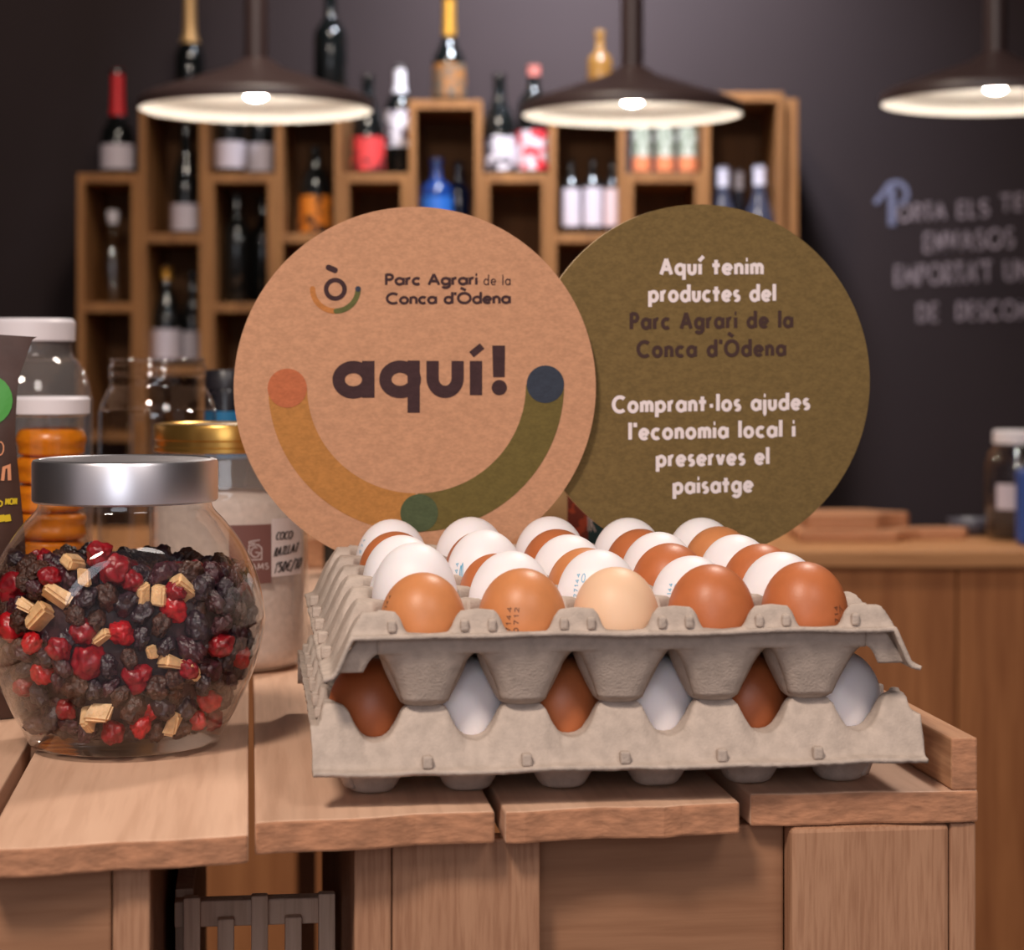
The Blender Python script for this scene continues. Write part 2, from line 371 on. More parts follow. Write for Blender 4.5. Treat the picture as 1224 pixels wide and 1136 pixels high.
gr_lab = printed('green_white_label', S(110, 122, 100), S(180, 184, 172), .5, 60)
pink = mat('pale_pink_label', S(205, 180, 180), .6); orng = mat('orange_label_band', S(206, 120, 78), .6)
B = bottle
B(140.5, 207, 84, 40, 'slim', darkg, (.06, .29, white), (.57, red), 'black wine bottle with tall red capsule on the leftmost shelf column')
B(227, 119, -20, 36, 'slim', darkg, None, (.5, mat('pale_gold_foil', S(196, 156, 104), .4, .4)), 'black bottle with gold foil neck standing highest at the far left')
B(395, 119, -6, 40, 'bordeaux', darkg, None, None, 'plain black bottle standing behind the left lamp shade, right of its stem')
B(222, 279, 150, 34, 'burgundy', darkg, (.04, .28, white), None, 'black bottle with low white label alone under the left lamp')
B(275.5, 207, 98, 36, 'bordeaux', darkg, (.08, .36, white), None, 'left one of two white-labelled bottles under the left lamp')
B(311, 207, 98, 34, 'bordeaux', darkg, (.08, .36, white), None, 'right one of two white-labelled bottles under the left lamp', Y=SY + .2)
B(135, 362, 252, 34, 'spirit', clearg, None, (.86, whitecap), 'clear empty bottle with white cap in the leftmost column')
B(199, 437, 318, 34, 'burgundy', darkg, (.06, .36, white), (.86, gold), 'gold-topped bottle with white label, lower shelf above the open jar')
B(230, 437, 325, 30, 'burgundy', darkg, (.06, .36, white), None, 'white-labelled black bottle right of the gold-topped one, lower shelf', Y=SY + .2)
B(283, 362, 232, 34, 'bordeaux', darkg, None, None, 'left one of two unlabelled black bottles left of the kraft disc')
B(314, 362, 236, 30, 'bordeaux', darkg, None, None, 'right one of two unlabelled black bottles, nearer the kraft disc', Y=SY + .2)
B(377, 279, 176, 38, 'beer', darkg, (.03, .44, o_lab), None, 'dark beer bottle with orange and black label left of the kraft disc', name='beer_bottle')
B(440, 207, 90, 40, 'burgundy', darkg, (.05, .38, r_lab), None, 'black bottle with bright red label next to the left lamp')
B(478, 207, 79, 36, 'bordeaux', darkg, (.28, .6, w_lab), (.76, whitecap), 'bottle with white capsule and white and purple label', Y=SY + .2)
B(522, 279, 190, 38, 'spirit', blueg, (.1, .5, mat('blue_label', S(40, 98, 180), .4)), None, 'blue bottle in the tall middle column above the kraft disc', name='spirit_bottle')
B(548, 279, 194, 30, 'spirit', mat('navy_bottle_glass', S(12, 22, 48), .1), None, None, 'dark navy bottle right of the blue bottle', Y=SY + .22, name='spirit_bottle')
B(536.5, 119, -6, 40, 'slim', darkg, (.06, .36, gd_lab), (.62, gold), 'black bottle with golden neck and brown label on the middle column')
B(597, 207, 89, 40, 'burgundy', darkg, (.05, .38, g_lab), None, 'black bottle with grey and black label left of the middle lamp')
B(638, 207, 78, 40, 'bordeaux', darkg, (.05, .40, rw_lab), (.9, salmon), 'bottle with white and red label and salmon cap by the middle lamp')
B(683, 279, 192, 22, 'bordeaux', darkg, (.12, .62, white), None, 'left one of three slim white-labelled bottles above the disc joint')
B(708.5, 279, 190, 23, 'bordeaux', darkg, (.12, .62, white), None, 'middle one of three slim white-labelled bottles above the disc joint')
B(732, 279, 192, 20, 'bordeaux', darkg, (.12, .62, pink), None, 'slim bottle with pale pink label, right one of the three above the disc joint')
B(717, 119, 37, 30, 'spirit', amber, None, None, 'small amber bottle on top of the shelf behind the middle lamp', name='spirit_bottle')
for x, l in ((767, 'left one'), (795, 'middle one'), (822, 'right one')):
    B(x, 207, 118, 22, 'bordeaux', darkg, (.08, .62, gr_lab), None, l + ' of three bottles with green and orange labels below the middle lamp', pat=(.06, .24, orng))
for x, yt, l in ((864, 200, 'left one'), (883, 204, 'middle, thinnest one'), (908, 198, 'right one')):
    B(x, 340, yt, 40 if x != 883 else 32, 'burgundy', mat('steel_blue_glass', S(58, 60, 76), .15), None, (.83, silver), l + ' of three silver-capped bottles in the rightmost column', Y=SY + (.08 if x != 883 else .22))

# ------------------------------------------------------------------ pendant lamps
shade_out = mat('brown_enamel', S(62, 47, 46), .42, spec=.5)
shade_in = mat('cream_enamel', S(250, 244, 234), .55)
bulbm = mat('lamp_bulb', (1, .92, .82, 1), .5, emis=170)
def lamp(pxc, yrim, wpx, Y, label):
    c = W(pxc, yrim, Y); R0 = wpx / 2 / F * Y; k = R0 / .22
    t = thing('pendant_lamp', label, 'lamp', c, 0, 'pendant lamps over the counter')
    sh = MB().lathe([(.022 * k, .098 * k), (.034 * k, .092 * k), (.05 * k, .080 * k), (.2 * k, .030 * k), (.216 * k, .022 * k), (R0, .016 * k), (R0, 0), (R0 - .003, 0)], 72).build('shade', shade_out, t, smooth=True, auto=35)
    MB().lathe([(R0 - .003, 0.0003), (R0 - .004, .014 * k), (.19 * k, .021 * k), (.06 * k, .05 * k), (.03 * k, .062 * k), (0, .064 * k)], 72).build('inner_reflector', shade_in, sh, smooth=True)
    b = [(.021 * k * math.cos(a), .031 * k + .012 * k * math.sin(a)) for a in [(-PI / 2 + PI * i / 12) for i in range(13)]]
    MB().lathe(b, 24).build('bulb', bulbm, t, smooth=True)
    MB().lathe([(.0, .064 * k), (.014 * k, .064 * k), (.014 * k, .04 * k), (0, .04 * k)], 20).build('bulb_socket', shade_out, t)
    MB().lathe([(0, .09 * k), (.0225 * k, .09 * k), (.0225 * k, 3.1 - c.z), (0, 3.1 - c.z)], 24).build('stem', shade_out, t, smooth=True, auto=40)
    MB().lathe([(0, 3.1 - c.z), (.05, 3.1 - c.z), (.05, 3.13 - c.z), (0, 3.13 - c.z)], 24).build('ceiling_rose', shade_out, t)
lamp(306, 132, 279, 3.95, 'brown dish pendant lamp hanging at left above the kraft disc')
lamp(755.5, 138, 264, 4.17, 'brown dish pendant lamp hanging in the middle')
lamp(1190, 123, 272, 4.08, 'brown dish pendant lamp cut off by the right edge of the photo')
struct('ceiling', MB().box(-3.75, 3.75, -1.5, 5.75, 3.4, 3.5), mat('dark_ceiling', S(60, 50, 52), .8))

# ------------------------------------------------------------------ things on the counter
bw = wood('pale_board_wood', S(176, 122, 88), S(206, 152, 114), 'X', .6, .6)
def board(pts, z, th, label):
    n = len(pts); mb = MB()
    mb.add([(x, y, 0) for x, y in pts] + [(x, y, th) for x, y in pts], [tuple(range(n))[::-1], tuple(range(n, 2 * n))] + [(i, (i + 1) % n, n + (i + 1) % n, n + i) for i in range(n)])
    o = mb.build('cutting_board', bw, None, bevel=.003)
    tag(o, label, 'board', 'wooden boards on the counter'); return o
def paddle(w, d, hw, hl):
    return [(-w / 2, -d / 2)] + [(w / 2 - .03, -d / 2), (w / 2, -d / 2 + .04), (w / 2 + .02, -hw / 2), (w / 2 + hl, -hw / 2), (w / 2 + hl + .01, 0), (w / 2 + hl, hw / 2), (w / 2 + .02, hw / 2), (w / 2, d / 2 - .04), (w / 2 - .03, d / 2), (-w / 2, d / 2)]
o = board(paddle(.20, .15, .04, .10), 0, .02, 'lower wooden cutting board with handle on the counter right of the green disc'); o.location = ((1016 - HX) / F * 3.72, 3.72, CZ + .0005)
o = board(paddle(.15, .14, .035, .03), 0, .026, 'short thick wooden board lying on top of the other cutting board'); o.location = ((1010 - HX) / F * 3.74, 3.74, CZ + .021)
gj = glass('jar_glass', (.95, .95, .95), .06, .8, 3.0)
jt = thing('storage_jar', 'glass jar with white lid and dark contents on the counter at the right edge', 'jar', ((1216 - HX) / F * 3.72, 3.72, CZ + .0005))
MB().lathe([(0, .001), (.05, .001), (.057, .01), (.057, .13), (.05, .155), (.04, .165), (.04, .172)], 40).build('glass_body', gj, jt, smooth=True)
MB().lathe([(0, .17), (.043, .17), (.043, .19), (.04, .193), (0, .193)], 40).build('lid', mat('white_plastic_lid', S(228, 222, 226), .4), jt, smooth=True, auto=40)
MB().lathe([(0, .003), (.048, .003), (.054, .01), (.054, .055), (0, .06)], 32).build('contents', mat('dark_tea', S(34, 26, 26), .8, var=.6, vscale=80), jt, smooth=True)
MB().lathe([(.0578, .055), (.0578, .1)], 20, a0=-PI / 2 - .9, a1=-PI / 2 + .2).build('paper_label', white, jt, smooth=True)
pk = thing('packet', 'blue packet beside the glass jar at the right edge of the counter', 'packet', ((1240 - HX) / F * 3.62, 3.60, CZ + .0005))
MB().box(-.04, .04, -.02, .02, 0, .13).build('packet_body', mat('blue_packet', S(50, 80, 150), .4), pk, bevel=.008)
bo = MB().lathe([(0, 0), (.028, 0), (.036, .012), (.042, .03), (.039, .03), (.033, .013), (0, .006)], 32).build('small_bowl', mat('dark_grey_ceramic', S(78, 76, 88), .4), loc=((1160 - HX) / F * 3.8, 3.8, CZ + .0005), smooth=True)
tag(bo, 'small dark grey bowl on the counter left of the white-lidded glass jar', 'bowl')

# ------------------------------------------------------------------ the crate tables with plank tops
topw = wood('pale_plank', S(208, 166, 138), S(228, 188, 160), 'Y', .6, .55, .15, -.12)
endw = mat('plank_end_grain', S(176, 124, 92), .8, var=.28, vscale=260, bump=.6, bscale=500, stretch=(.35, 1, 1))
legw = wood('upright_board', S(164, 120, 92), S(180, 136, 106), 'Z', .65, 1.7, .4, .1)
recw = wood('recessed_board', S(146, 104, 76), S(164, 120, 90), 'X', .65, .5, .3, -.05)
bandw = wood('batten_wood', S(170, 120, 86), S(200, 152, 116), 'Y', .65, .8, .35, .2)
def plank(name, parent, s0, s1, t0, t1, z0, z1, m, skew=0, wave=0, bevel=.0012):
    """a board lying along the depth axis, with its own wobble at the front end"""
    mb = MB(); n = 12
    fs = [t0 + skew * (i / n - .5) + wave * (.5 * math.sin(i * .9 + s0 * 90) + .5 * noise.noise((i * .7, s0 * 50, 3))) for i in range(n + 1)]
    vs = []
    for i in range(n + 1):
        s = s0 + (s1 - s0) * i / n
        for tt in (fs[i], t1):
            for z in (z0, z1): vs.append((s, tt, z))
    f = []
    for i in range(n):
        a = i * 4; b = a + 4
        f += [(a + 1, b + 1, b + 3, a + 3), (a, a + 2, b + 2, b), (a + 2, a + 3, b + 3, b + 2)]
    f += [(0, 1, 3, 2), (n * 4, n * 4 + 2, n * 4 + 3, n * 4 + 1)]
    mb.add(vs, f, 0)
    mb.add(vs, [(i * 4, i * 4 + 4, i * 4 + 5, i * 4 + 1) for i in range(n)], 1)
    return mb.build(name, [m, endw], parent, bevel=bevel)
T1 = 2.08
KS = 1.029
rc = thing('display_crate', 'pale wooden crate table with a gapped plank top carrying the egg trays', 'table', (0, 0, TZ), A); rc.scale = (KS,) * 3
plank('top_plank', rc, .0025, .1105, .938, T1, -.0145, 0, topw, .012, .003)
plank('top_plank', rc, .1155, .2262, .948, T1, -.0155, -.0008, topw, .004, .004)
plank('top_plank', rc, .2345, .3445, .962, T1, -.0152, 0, topw, -.004, .002)
plank('side_batten', rc, .3310, .3440, .960, T1, .0002, .0250, bandw)
MB().box(.03, .33, T1 - .02, T1, .0002, .03).build('back_rail', bandw, rc, bevel=.0015)
LB = -.45
MB().box(.0475, .0645, .957, .990, LB - .365, -.0158).build('corner_post', legw, rc, bevel=.0012)
MB().box(.0650, .1335, .958, .972, LB, -.0162).build('upright_board', legw, rc, bevel=.0012)
MB().box(.1337, .2530, .974, .988, LB, -.0165).build('front_board', recw, rc, bevel=.0012)
MB().box(.2532, .3305, .961, .976, LB, -.0158).build('upright_board', legw, rc, bevel=.0025)
MB().box(.3310, .3440, .962, .994, LB - .365, -.0158).build('corner_post', legw, rc, bevel=.0012)
MB().box(.0475, .0645, T1 - .03, T1 - .005, LB - .365, -.0158).build('corner_post', legw, rc, bevel=.0012)
MB().box(.3310, .3440, T1 - .03, T1 - .005, LB - .365, -.0158).build('corner_post', legw, rc, bevel=.0012)
MB().box(.0480, .0600, .9905, 1.40, LB, -.0165).build('side_board', recw, rc)
MB().box(.3320, .3430, .9945, T1 - .031, LB, -.0165).build('side_board', recw, rc)
lc = thing('display_crate', 'wooden crate table at the left carrying the jars, with a wide front plank', 'table', (0, 0, TZ), A); lc.scale = (KS,) * 3
plank('top_plank', lc, -.1115, -.0004, .902, T1, -.0125, 0, topw, .014, .0025)
plank('top_plank', lc, -.2290, -.1175, .912, T1, -.0130, 0, topw, .01, .002)
plank('top_plank', lc, -.3460, -.2350, .912, T1, -.0130, 0, topw, .01, .002)
MB().box(-.2300, -.0590, .916, .930, LB, -.0132).build('front_board', recw, lc, bevel=.0012)
MB().box(-.0585, -.0425, .916, .950, LB - .365, -.0128).build('corner_post', legw, lc, bevel=.0012)
MB().box(-.3460, -.3300, .916, .950, LB - .365, -.0132).build('corner_post', legw, lc, bevel=.0012)
MB().box(-.3298, -.2302, .917, .930, LB, -.0132).build('upright_board', legw, lc, bevel=.0012)
MB().box(-.0560, -.0440, .951, T1 - .03, LB, -.0135).build('side_board', recw, lc)
MB().box(-.0585, -.0425, T1 - .03, T1 - .005, LB - .365, -.0135).build('corner_post', legw, lc, bevel=.0012)
MB().box(-.3460, -.3300, T1 - .03, T1 - .005, LB - .365, -.0135).build('corner_post', legw, lc, bevel=.0012)
# slatted crate on the floor in the gap between them
slat = wood('grey_slat', S(206, 172, 150), S(226, 196, 174), 'Z', .7, .8)
sl = thing('slatted_crate', 'pale slatted wooden crate standing behind the gap under the two tables', 'crate', (0, 0, 0), A)
zt = CAM - .288
for k in range(5):
    MB().box(-.035 + k * .018, -.026 + k * .018, 1.13, 1.138, .45, zt - (.012 if k % 2 else 0)).build('slat', slat, sl, bevel=.001)
MB().box(-.04, .046, 1.1385, 1.150, zt - .018, zt - .004).build('top_rail', slat, sl, bevel=.001)
MB().box(-.04, .046, 1.1385, 1.150, zt - .15, zt - .132).build('top_rail', slat, sl, bevel=.001)
MB().box(-.04, .046, 1.16, 1.5, 0.0, .45).build('crate_body', recw, sl, bevel=.001)
MB().box(-.04, -.03, 1.1505, 1.5, .4505, zt).build('side_board', slat, sl, bevel=.001)

# ------------------------------------------------------------------ egg trays and eggs
PT = .047
pulp = mat('grey_paper_pulp', S(186, 170, 158), .92, spec=.1, var=.12, vscale=160, bump=.45, bscale=800)
def tray(nu, nv, name, label, loc, rz):
    hu, hv = nu * PT / 2, nv * PT / 2; mm = .001; FL, VL = 26 * mm, 7 * mm
    step = .0011
    def axis(h, ext):
        n = int(2 * (h + ext) / step); return [-(h + ext) + 2 * (h + ext) * i / n for i in range(n + 1)]
    us, vs_ = axis(hu, FL), axis(hv, VL)
    def hz(u, v):
        e = 1e-5
        uc = max(-hu + e, min(hu - e, u)); vc = max(-hv + e, min(hv - e, v))
        du = ((uc + hu) % PT) - PT / 2; dv = ((vc + hv) % PT) - PT / 2
        r = (abs(du) ** 2.8 + abs(dv) ** 2.8) ** (1 / 2.8) / mm
        z = interp(r, [0, 8, 9.8, 13, 17, 20, 21.8, 23.2, 24.2, 25.6, 27, 32], [-36, -36, -35, -29, -20.5, -11.5, -4.5, 0, 3, 7.5, 9, 9.2])
        eu = (hu - abs(u)) / mm
        if eu < 9:
            no = interp(abs(dv) / mm, [0, 3.5, 6.5, 9.5, 11.8, 13.6, 14.6, 30], [-8.6, -8, -6, -1.5, 3.5, 8, 9.2, 9.2])
            w = sst(9, 2.5, eu); z = z + (min(z, no) - z) * w
        ev = (hv - abs(v)) / mm
        if ev < 6 and abs(u) < hu + .012:
            pr = interp(abs(du) / mm, [0, 9.5, 11, 13, 15.5, 23.5], [-1, -.4, 1.6, 6.6, 9.6, 10.4])
            w = sst(6, 1, ev); z = z + (pr - z) * w
        tv = -ev
        if tv > 0: z = z + (-.4 - z) * sst(.4, 3.6, tv)
        tu = -eu
        if tu > 0:
            pf = max(0, min(1, (abs(dv) / mm - 5) / 8)) * (1 - sst(10, 24, tu))
            z = min(z, interp(tu - 6 * pf, [-6, 1.0, 20.5, 26], [9.2, 9.2, -18.6, -20]))
        edge = max(0, tu / 26, tv / 7)
        wob = noise.noise((u * 22, v * 22, nu)) * 1.7 * min(1, edge) + noise.noise((u * 90, v * 90, 2)) * .2
        z += wob
        return (z + 36) * mm
    nu_, nv_ = len(us), len(vs_)
    verts = []
    for i, u in enumerate(us):
        for j, v in enumerate(vs_):
            x, y = u, v
            jit = noise.noise((u * 60, v * 60, 9)) * .0009 + noise.noise((u * 300, v * 300, 5)) * .0005
            if i in (0, nu_ - 1): x += jit
            if j in (0, nv_ - 1): y += jit
            verts.append((x, y, hz(u, v)))
    mb = MB(); mb.add(verts, [(i * nv_ + j, (i + 1) * nv_ + j, (i + 1) * nv_ + j + 1, i * nv_ + j + 1) for i in range(nu_ - 1) for j in range(nv_ - 1)])
    o = mb.build(name, pulp, None, smooth=True)
    sm = o.modifiers.new('thickness', 'SOLIDIFY'); sm.thickness = .0022; sm.offset = -1
    o.location = loc; o.rotation_euler = (0, 0, rz)
    tag(o, label, 'egg tray', 'stacked egg trays')
    for s in (-1, 1):
        for k in range(1, nv):
            v = -hv + k * PT
            a, b = sorted((s * (hu + .0195), s * (hu + .0248)))
            MB().box(a, b, v - .0024, v + .0024, .0165, .0225).build('rim_tab', pulp, o, bevel=.001)
        for k in range(nu + 1):
            for q in (-1, 1):
                uu = -hu + k * PT + q * .0065
                if abs(uu) > hu: continue
                a, b = sorted((s * (hv + .0012), s * (hv + .0050)))
                MB().box(uu - .0020, uu + .0020, a, b, .0362, .0420).build('post_rib', pulp, o, bevel=.0012)
    # end walls: flat, inward-leaning cup fronts joined under the rim, with an arch below every post
    def gap(z): return interp(-z, [0, 10, 11.5, 14, 20, 28, 36], [0, 0, 2.2, 4.2, 7.2, 10.6, 13.4])
    def lean(z): return interp(-z, [0, 6, 36], [-.6, 0, 11.0])
    zs = [-1.5, -4, -7, -9, -10, -10.6, -11.2, -12, -13.2, -15, -18, -22, -26, -30, -33, -35]
    for s in (-1, 1):
        eb = MB()
        for k in range(nu):
            uc = (-hu + (k + .5) * PT) / mm; nn = 16; vs = []
            for z in zs:
                half = PT / 2 / mm - gap(z)
                for i in range(nn + 1):
                    q = -1 + 2 * i / nn
                    inn = lean(z) + (4.5 * abs(q) ** 5 if z < -10.3 else 0) - .5 * (1 - q * q) * (z < -6)
                    uu = uc + q * half
                    vs.append((uu * mm, s * (hv - inn * mm), (z + 36) * mm + noise.noise((uu * .09, z * .09, s)) * .0006))
            eb.add(vs, [(a * (nn + 1) + i, a * (nn + 1) + i + 1, (a + 1) * (nn + 1) + i + 1, (a + 1) * (nn + 1) + i) for a in range(len(zs) - 1) for i in range(nn)])
        for q in (-1, 1):
            vs = []; zz = [z for z in zs if z > -19] + [-19]; nn = 6
            for z in zz:
                a, b = hu / mm + gap(z), hu / mm + interp(z, [-20, -18.6, 9.2], [25, 19.8, .8])
                for i in range(nn + 1):
                    t = i / nn; vs.append((q * (a + (b - a) * t) * mm, s * (hv - lean(z) * mm * .6), (z + 36) * mm))
            eb.add(vs, [(a * (nn + 1) + i, a * (nn + 1) + i + 1, (a + 1) * (nn + 1) + i + 1, (a + 1) * (nn + 1) + i) for a in range(len(zz) - 1) for i in range(nn)])
        w = eb.build('end_wall', pulp, o, smooth=True)
        m2 = w.modifiers.new('thickness', 'SOLIDIFY'); m2.thickness = .0016; m2.offset = 0
    return o
TS, TT0 = .1769, 1.001; TMID = TT0 + 2.5 * PT
Z_LOW = TZ + .0026; Z_TOP = Z_LOW + .0455
low = tray(5, 6, 'egg_tray', 'lower grey paper pulp egg tray standing on the planks', P(TS, TMID, Z_LOW), A + PI / 2)
TILT = .02
top = tray(5, 6, 'egg_tray', 'upper grey paper pulp egg tray stacked on the other tray', P(TS, TMID, Z_TOP + TILT * 2.5 * PT), A)
top.rotation_euler = (TILT, 0, A)

eggm = {'b1': mat('brown_eggshell', S(206, 134, 84), .42, spec=.45, var=.05, vscale=120, bump=.08, bscale=900, sss=.08),
        'b2': mat('red_brown_eggshell', S(190, 110, 66), .42, spec=.45, var=.05, vscale=120, bump=.08, bscale=900, sss=.08),
        'b3': mat('dark_brown_eggshell', S(168, 92, 52), .42, spec=.45, var=.05, vscale=120, bump=.08, bscale=900, sss=.08),
        'w': mat('white_eggshell', S(244, 238, 240), .48, spec=.4, bump=.06, bscale=900, sss=.08),
        'p': mat('pale_pink_eggshell', S(236, 196, 162), .48, spec=.4, bump=.06, bscale=900, sss=.08)}
EL, ER = .0592, .0217
def egg_r(z):
    c = 1 - 2 * z / EL; s = math.sqrt(max(0, 1 - c * c)); return ER * s * (1 - .11 * c) * .985
def egg_mesh_mb(k=1.0):
    pr = []
    for i in range(29):
        th = PI * i / 28; z = EL / 2 * (1 - math.cos(th)); pr.append((egg_r(z) * min(k, 1.0), z * k))
    return MB().lathe(pr, 40)
EGGM = {}
inkb = mat('blue_egg_ink', S(110, 180, 214), .6); inkd = mat('brown_egg_ink', S(104, 62, 44), .6)
def egg(loc, c, label, rz=0, tilt=(0, 0), k=1.0, stamp=None, group=None):
    key = (c, round(k, 3))
    if key not in EGGM:
        o = egg_mesh_mb(k).build('egg', eggm[c], None, smooth=True); EGGM[key] = o
    else:
        o = EGGM[key].copy(); COL.objects.link(o)
        for kk in list(o.keys()): del o[kk]
    o.location = loc; o.rotation_euler = (tilt[0], tilt[1], rz)
    tag(o, label, 'egg', group)
    if stamp:
        ang, z0, z1, txts = stamp
        mb = MB()
        def put(x, y):          # x runs up the egg, y runs round it
            z = z0 + x; r = egg_r(z) * min(k, 1.0) + .00012; a = ang - y / .018 - rz
            return (r * math.cos(a), r * math.sin(a), z * k)
        for q, tx in enumerate(txts):
            write(mb, tx, 0, (z1 - z0) * .8, -q * .0031, .0021, .0004, put, gap=.45)
        mb.build('ink_stamp', inkd if c != 'w' else inkb, o)
    return o
rows = ['front row', 'second row', 'third row', 'fourth row', 'fifth row', 'back row']
cols = ['leftmost column', 'second column from left', 'middle column', 'second column from right', 'rightmost column']
KIND = [['b1', 'b1', 'p', 'b2', 'b2'], ['w', 'w', 'w', 'w', 'w'], ['w', 'b2', 'b1', 'b2', 'b2'], ['w', 'w', 'w', 'w', 'w'], ['b2', 'b2', 'b2', 'b2', 'b1'], ['w', 'w', 'w', 'w', 'w']]
WORD = {'b1': 'brown', 'b2': 'reddish brown', 'b3': 'dark brown', 'w': 'white', 'p': 'pale pinkish'}
LIFT = {(1, 0): .003}
SIZE = {(0, 0): .965, (1, 0): 1.08, (2, 0): .95, (1, 1): 1.05, (1, 2): 1.05, (2, 1): .93, (2, 2): .98, (3, 0): 1.03, (3, 1): 1.06, (3, 3): 1.03, (0, 2): .985, (4, 1): .97, (0, 4): 1.02, (5, 0): 1.02, (5, 1): 1.04, (5, 2): 1.03}
STAMP = {(0, 0): (-PI / 2 - 1.05, .038, .052, ['27144']), (0, 1): (-PI / 2 - .25, .028, .047, ['27144', '30712']), (0, 4): (-PI / 2 + .72, .028, .042, ['0714', '37']),
         (1, 2): (-PI / 2 - .55, .038, .052, ['27144', '30']), (1, 3): (-PI / 2 - .62, .036, .049, ['27144', '30']), (3, 1): (-PI / 2 - .75, .030, .047, ['27144', '3']),
         (2, 2): (-PI / 2 - .5, .034, .050, ['27144']), (5, 0): (-PI / 2 - 1.0, .04, .05, ['271'])}
for j in range(6):
    for i in range(5):
        c = KIND[j][i]; rnd = random.Random(j * 7 + i)
        loc = P(TS + (i - 2) * PT, TT0 + j * PT, Z_TOP + .0030 + LIFT.get((j, i), 0) + TILT * j * PT + rnd.uniform(0, .0008))
        egg(loc, c, f'{WORD[c]} egg in the upper tray, {rows[j]}, {cols[i]}', rnd.uniform(0, 6) if (j, i) not in STAMP else 0,
            (rnd.uniform(-.04, .04), rnd.uniform(-.04, .04)), SIZE.get((j, i), rnd.choice((.985, 1.0, 1.01))), STAMP.get((j, i)), 'eggs in the upper tray')
lowk = ['b3', 'w', 'b2', 'w', 'b3', 'w']
lowword = ['leftmost egg', 'second egg from left', 'third egg from left', 'fourth egg from left', 'fifth egg from left', 'rightmost egg']
for i in range(6):
    loc = P(TS + (i - 2.5) * PT, TMID - 2 * PT, Z_LOW + .0030)
    egg(loc, lowk[i], f'{WORD[lowk[i]]} egg seen through the front of the lower tray, {lowword[i]}', 0, (random.uniform(-.02, .05), 0), 1.0,
        (-PI / 2 - .55, .012, .032, ['27144', '307']) if i == 0 else None, 'eggs in the lower tray')

# ------------------------------------------------------------------ the cardboard sign of two interlocking discs
def kraft(name, c, v):
    m, t, p = new_mat(name); N = t.nodes; L = t.links
    tc = N.new('ShaderNodeTexCoord'); mp = N.new('ShaderNodeMapping'); mp.inputs['Scale'].default_value = (1, 1, 1.8)
    L.new(tc.outputs['Object'], mp.inputs['Vector'])
    a = N.new('ShaderNodeTexNoise'); a.inputs['Scale'].default_value = 420; a.inputs['Detail'].default_value = 3
    b = N.new('ShaderNodeTexNoise'); b.inputs['Scale'].default_value = 150; b.inputs['Detail'].default_value = 6
    L.new(mp.outputs[0], a.inputs['Vector']); L.new(mp.outputs[0], b.inputs['Vector'])
    ad = N.new('ShaderNodeMath'); ad.operation = 'ADD'; L.new(a.outputs['Fac'], ad.inputs[0]); L.new(b.outputs['Fac'], ad.inputs[1])
    r = N.new('ShaderNodeValToRGB'); r.color_ramp.elements[0].position = .38; r.color_ramp.elements[1].position = .62
    dv = N.new('ShaderNodeMath'); dv.operation = 'MULTIPLY'; dv.inputs[1].default_value = .5; L.new(ad.outputs[0], dv.inputs[0])
    c = Vector(c[:3]); r.color_ramp.elements[0].color = (*(c * (1 - v)), 1); r.color_ramp.elements[1].color = (*(c * (1 + v)), 1)
    L.new(dv.outputs[0], r.inputs['Fac']); L.new(r.outputs[0], p.inputs['Base Color'])
    p.inputs['Roughness'].default_value = .85; p.inputs['Specular IOR Level'].default_value = .2
    return m
kr = kraft('kraft_card', S(192, 143, 111), .11); ol = kraft('olive_printed_card', S(116, 95, 58), .14)
edgem = mat('corrugated_card_edge', S(226, 196, 156), .85, var=.2, vscale=400)
ink = lambda n, r, g, b: kraft(n, S(r, g, b), .12)
RD = .1107
def disc(name, parent, loc, yaw, m, roll):
    mb = MB(); n = 128; h = .0016
    c = [(RD * math.cos(2 * PI * i / n), RD * math.sin(2 * PI * i / n)) for i in range(n)]
    vs = [(x, -h, z) for x, z in c] + [(x, h, z) for x, z in c]
    mb.add(vs, [tuple(range(n)), tuple(range(n, 2 * n))[::-1]], 0)
    mb.add(vs, [(i, n + i, n + (i + 1) % n, (i + 1) % n) for i in range(n)], 1)
    return mb.build(name, [m, edgem], parent, loc=loc, rot=(0, 0, yaw))
KY, OY = 1.281, 1.309
kc = W(497, 463.5, KY); oc = W(838, 456, OY)
sg = thing('cardboard_sign', 'sign of two interlocking cardboard discs, kraft and olive green, behind the eggs', 'sign', (kc.x, kc.y, kc.z - RD))
rel = lambda v: v - Vector(sg.location)
d1 = disc('kraft_disc', sg, rel(kc), math.radians(4), kr, 0)
d2 = disc('olive_disc', sg, rel(oc), math.radians(11), ol, 0)
d1['label'] = 'light brown kraft disc with a smile and large word'; d2['label'] = 'olive green disc with white and dark text'
lay = [0]
def K1(px, ny): return ((px - 497) / 216.5 * RD, -.0018 - lay[0] - LIFTS[0], (ny + 463.5) / 216.5 * RD)       # ny = -pixel row
def K2(px, ny): return ((px - 838) / 204.5 * RD, -.0018 - LIFTS[0], (ny + 456) / 210 * RD)
def mk(name, m, par, fn, l=0):
    lay[0] = l; mb = MB(); fn(mb); o = mb.build(name, m, par); return o
mk('smile_arc', ink('ochre_ink', 178, 122, 66), d1, lambda mb: ribbon(mb, arc(498.5, -463, 154, 150, 180.5, 269, 40), 46, K1)).__setitem__('label', 'ochre half of the smile')
mk('smile_arc', ink('moss_ink', 106, 92, 50), d1, lambda mb: ribbon(mb, arc(498.5, -461, 153.5, 152, 270.5, 360, 40), 46, K1)).__setitem__('label', 'moss green half of the smile')
for (x, y, r, n, col) in ((344, 464, 23.3, 'terracotta_ink', (182, 104, 70)), (652.5, 459.5, 22.6, 'navy_ink', (56, 62, 74)), (501, 613.5, 22.6, 'dark_green_ink', (78, 88, 62))):
    mk('smile_dot', ink(n, *col), d1, lambda mb: discpoly(mb, x, -y, r, K1), .0002)
